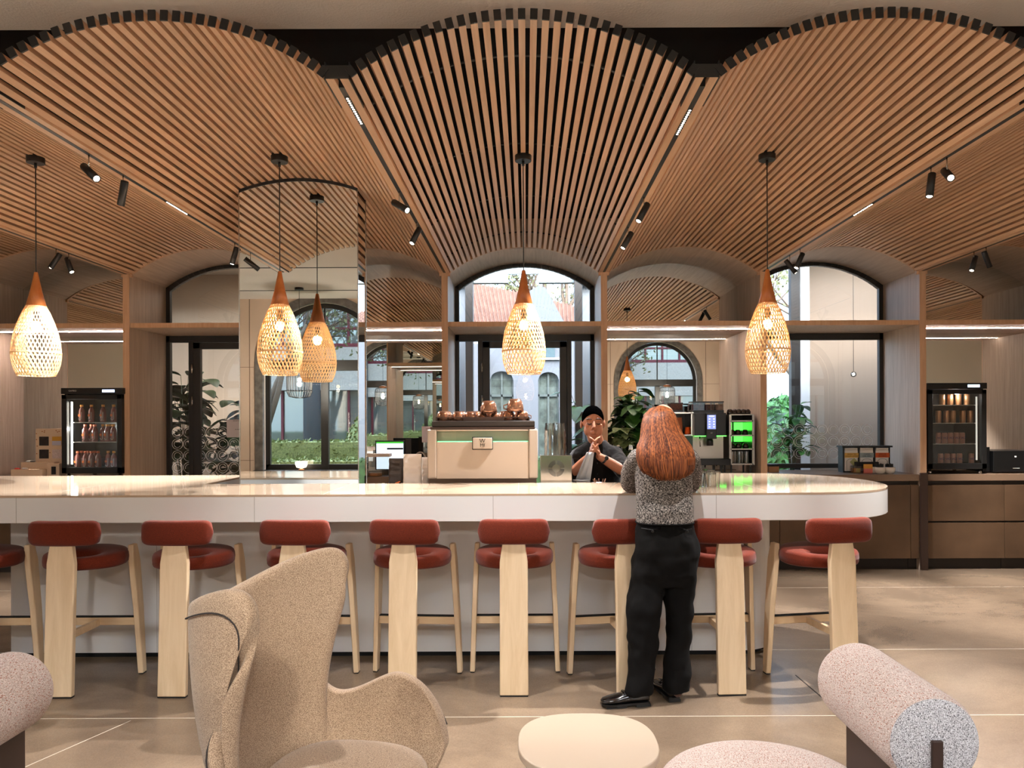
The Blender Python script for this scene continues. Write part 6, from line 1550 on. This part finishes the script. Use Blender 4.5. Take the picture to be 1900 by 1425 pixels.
# legs down to the floor (behind the bar)
for s_ in (-1, 1): limb(b2_, [(nk.x + s_ * .085, BDp + .05, .98), (nk.x + s_ * .09, BDp + .05, .52), (nk.x + s_ * .09, BDp + .07, .07)], [.08, .055, .04])
SBR = W(1140, 846, BDp + .04); EBR = W(1156, 873, BDp - .16); HBR = W(1112, 847, BDp - .22)
SBL = W(1073, 850, BDp + .04); EBL = W(1060, 880, BDp - .17); HBL = W(1095, 846, BDp - .22)
limb(b2_, [SBR, SBR.lerp(EBR, .5), EBR, EBR.lerp(HBR, .5), HBR], [.052, .048, .044, .038, .027]); limb(b2_, [SBL, SBL.lerp(EBL, .5), EBL, EBL.lerp(HBL, .5), HBL], [.05, .046, .042, .037, .027])
hand(b2_, HBR, (-.22, .10, .9), (-1, .1, -.2), 1.0, .28, 1); hand(b2_, HBL, (.24, .10, .9), (1, .1, -.2), 1.0, .28, -1)
shift(b2_, bo_).build('body', M['skin2'], bar_, remesh=.0045, smooth_it=2)
hr = MB(); vs = []
def hcap(u, v):
    a = 2 * math.pi * u; ph = math.pi * .5 * v * 1.16; sn = math.sin(ph); z = math.cos(ph)
    fr_ = max(0, -math.sin(a)); lim = 1.0 - .37 * fr_ ** 1.6 + .06 * max(0, math.sin(a))
    ph *= lim; sn, z = math.sin(ph), math.cos(ph); rx, ry, rz = .0835 - .003 * (1 - z), .102, .101
    q_ = 1 + .012 * math.sin(37 * a + 9 * ph) * math.sin(29 * ph); rx *= q_; ry *= q_; rz *= q_
    return hp_(rx * sn * math.cos(a), .037 + rz * z, .012 + ry * sn * math.sin(a))
hr.grid(hcap, 40, 14); ho = shift(hr, bo_).build('hair', mat('cropped_black_hair', (2, 2, 2), 1.0, spec=0, bump=1.0, bscale=140), bar_, fix=False, solid=.006)
mbw = mat('dark_brow', (26, 18, 15), .8)
for s_ in (-1, 1):
    ey = MB().tube([hp_(s_ * .018, .004, -.0855), hp_(s_ * .032, -.001, -.087), hp_(s_ * .048, .003, -.079)], [.003, .004, .003], 6); shift(ey, bo_).build('eyelashes', mbw, bar_)
    ey = MB().tube([hp_(s_ * .014, .034, -.0945), hp_(s_ * .034, .041, -.0925), hp_(s_ * .056, .033, -.080)], [.003, .0045, .0025], 6); shift(ey, bo_).build('eyebrow', mbw, bar_)
sh_ = MB()
loft(sh_, [(nk.x - .005, BDp + .05, .93, .19, .125), (nk.x, BDp + .05, 1.05, .188, .125), (nk.x, BDp + .05, 1.18, .195, .128), (nk.x, BDp + .05, 1.27, .195, .12), (nk.x, BDp + .05, 1.32, .17, .10), (nk.x, BDp + .045, 1.36, .095, .08), (nk.x, BDp + .04, 1.385, .068, .068)], 30, 2.5)
for a, b_, s_ in ((SBR, EBR, 1), (SBL, EBL, -1)): limb(sh_, [a + Vector((0, 0, .005)), a.lerp(b_, .5), a.lerp(b_, .96)], [.073, .070, .064], n=18)
sho = shift(sh_, bo_).build('shirt', fabric('black_cotton_shirt', (13, 11, 11), (22, 19, 19), 300, bump=.2), bar_, remesh=.006, smooth_it=3)
d3 = sho.modifiers.new('creases', 'DISPLACE'); d3.texture = t2; d3.strength = .014; d3.mid_level = .5; d3.texture_coords = 'LOCAL'
bn = MB()
for z in (1.30, 1.22, 1.14, 1.06): bn.ball((nk.x - .01, BDp + .05 - .128, z), .005, 8, 6)
shift(bn, bo_).build('shirt_buttons', M['plasticblack'], sho)
wt = MB(); wc = EBR.lerp(HBR, .78); dd = (HBR - EBR).normalized(); wt.tube([wc - dd * .012, wc + dd * .012], .0325, 20, smooth=True); wt.ball(wc + Vector((.012, -.028, .012)), .016, 12, 8, (1, .5, 1)); shift(wt, bo_).build('wristwatch', M['plasticblack'], bar_)
tw_ = MB()
for k, (dx, dz) in enumerate(((-.03, 0), (-.045, -.05), (-.06, -.10), (-.065, -.15))): pass
def cloth(u, v):
    z = -.20 * v; return HBL + Vector((-.005 - .055 * v + .05 * (u - .5) * (1 + v) + .006 * math.sin(u * 14), -.05 - .012 * math.cos(u * 9 + v * 4), .03 + z))
tw_.grid(cloth, 14, 12); tw = T('glass_cloth', 'light polishing cloth hanging from the hands of the barista', 'cloth', tuple(HBL)); shift(tw_, tuple(HBL)).build('cloth_sheet', mat('pale_blue_grey_cloth', (196, 200, 206), .8), tw, solid=.003)
trr = MB(); loft(trr, [(nk.x, BDp + .05, .98, .175, .12), (nk.x, BDp + .05, .85, .18, .125), (nk.x, BDp + .05, .80, .175, .12)])
for s_ in (-1, 1): loft(trr, [(nk.x + s_ * .088, BDp + .05, .84, .088, .10), (nk.x + s_ * .09, BDp + .05, .5, .07, .08), (nk.x + s_ * .09, BDp + .06, .08, .06, .07)])
shift(trr, bo_).build('trousers', M['trous'], bar_, remesh=.008, smooth_it=2)
for s_ in (-1, 1):
    sb_ = MB(); sb_.ball((nk.x + s_ * .09, BDp - .01, .045), .05, 16, 10, (.85, 2.3, .88)); shift(sb_, bo_).build('shoe', M['plasticblack'], bar_)
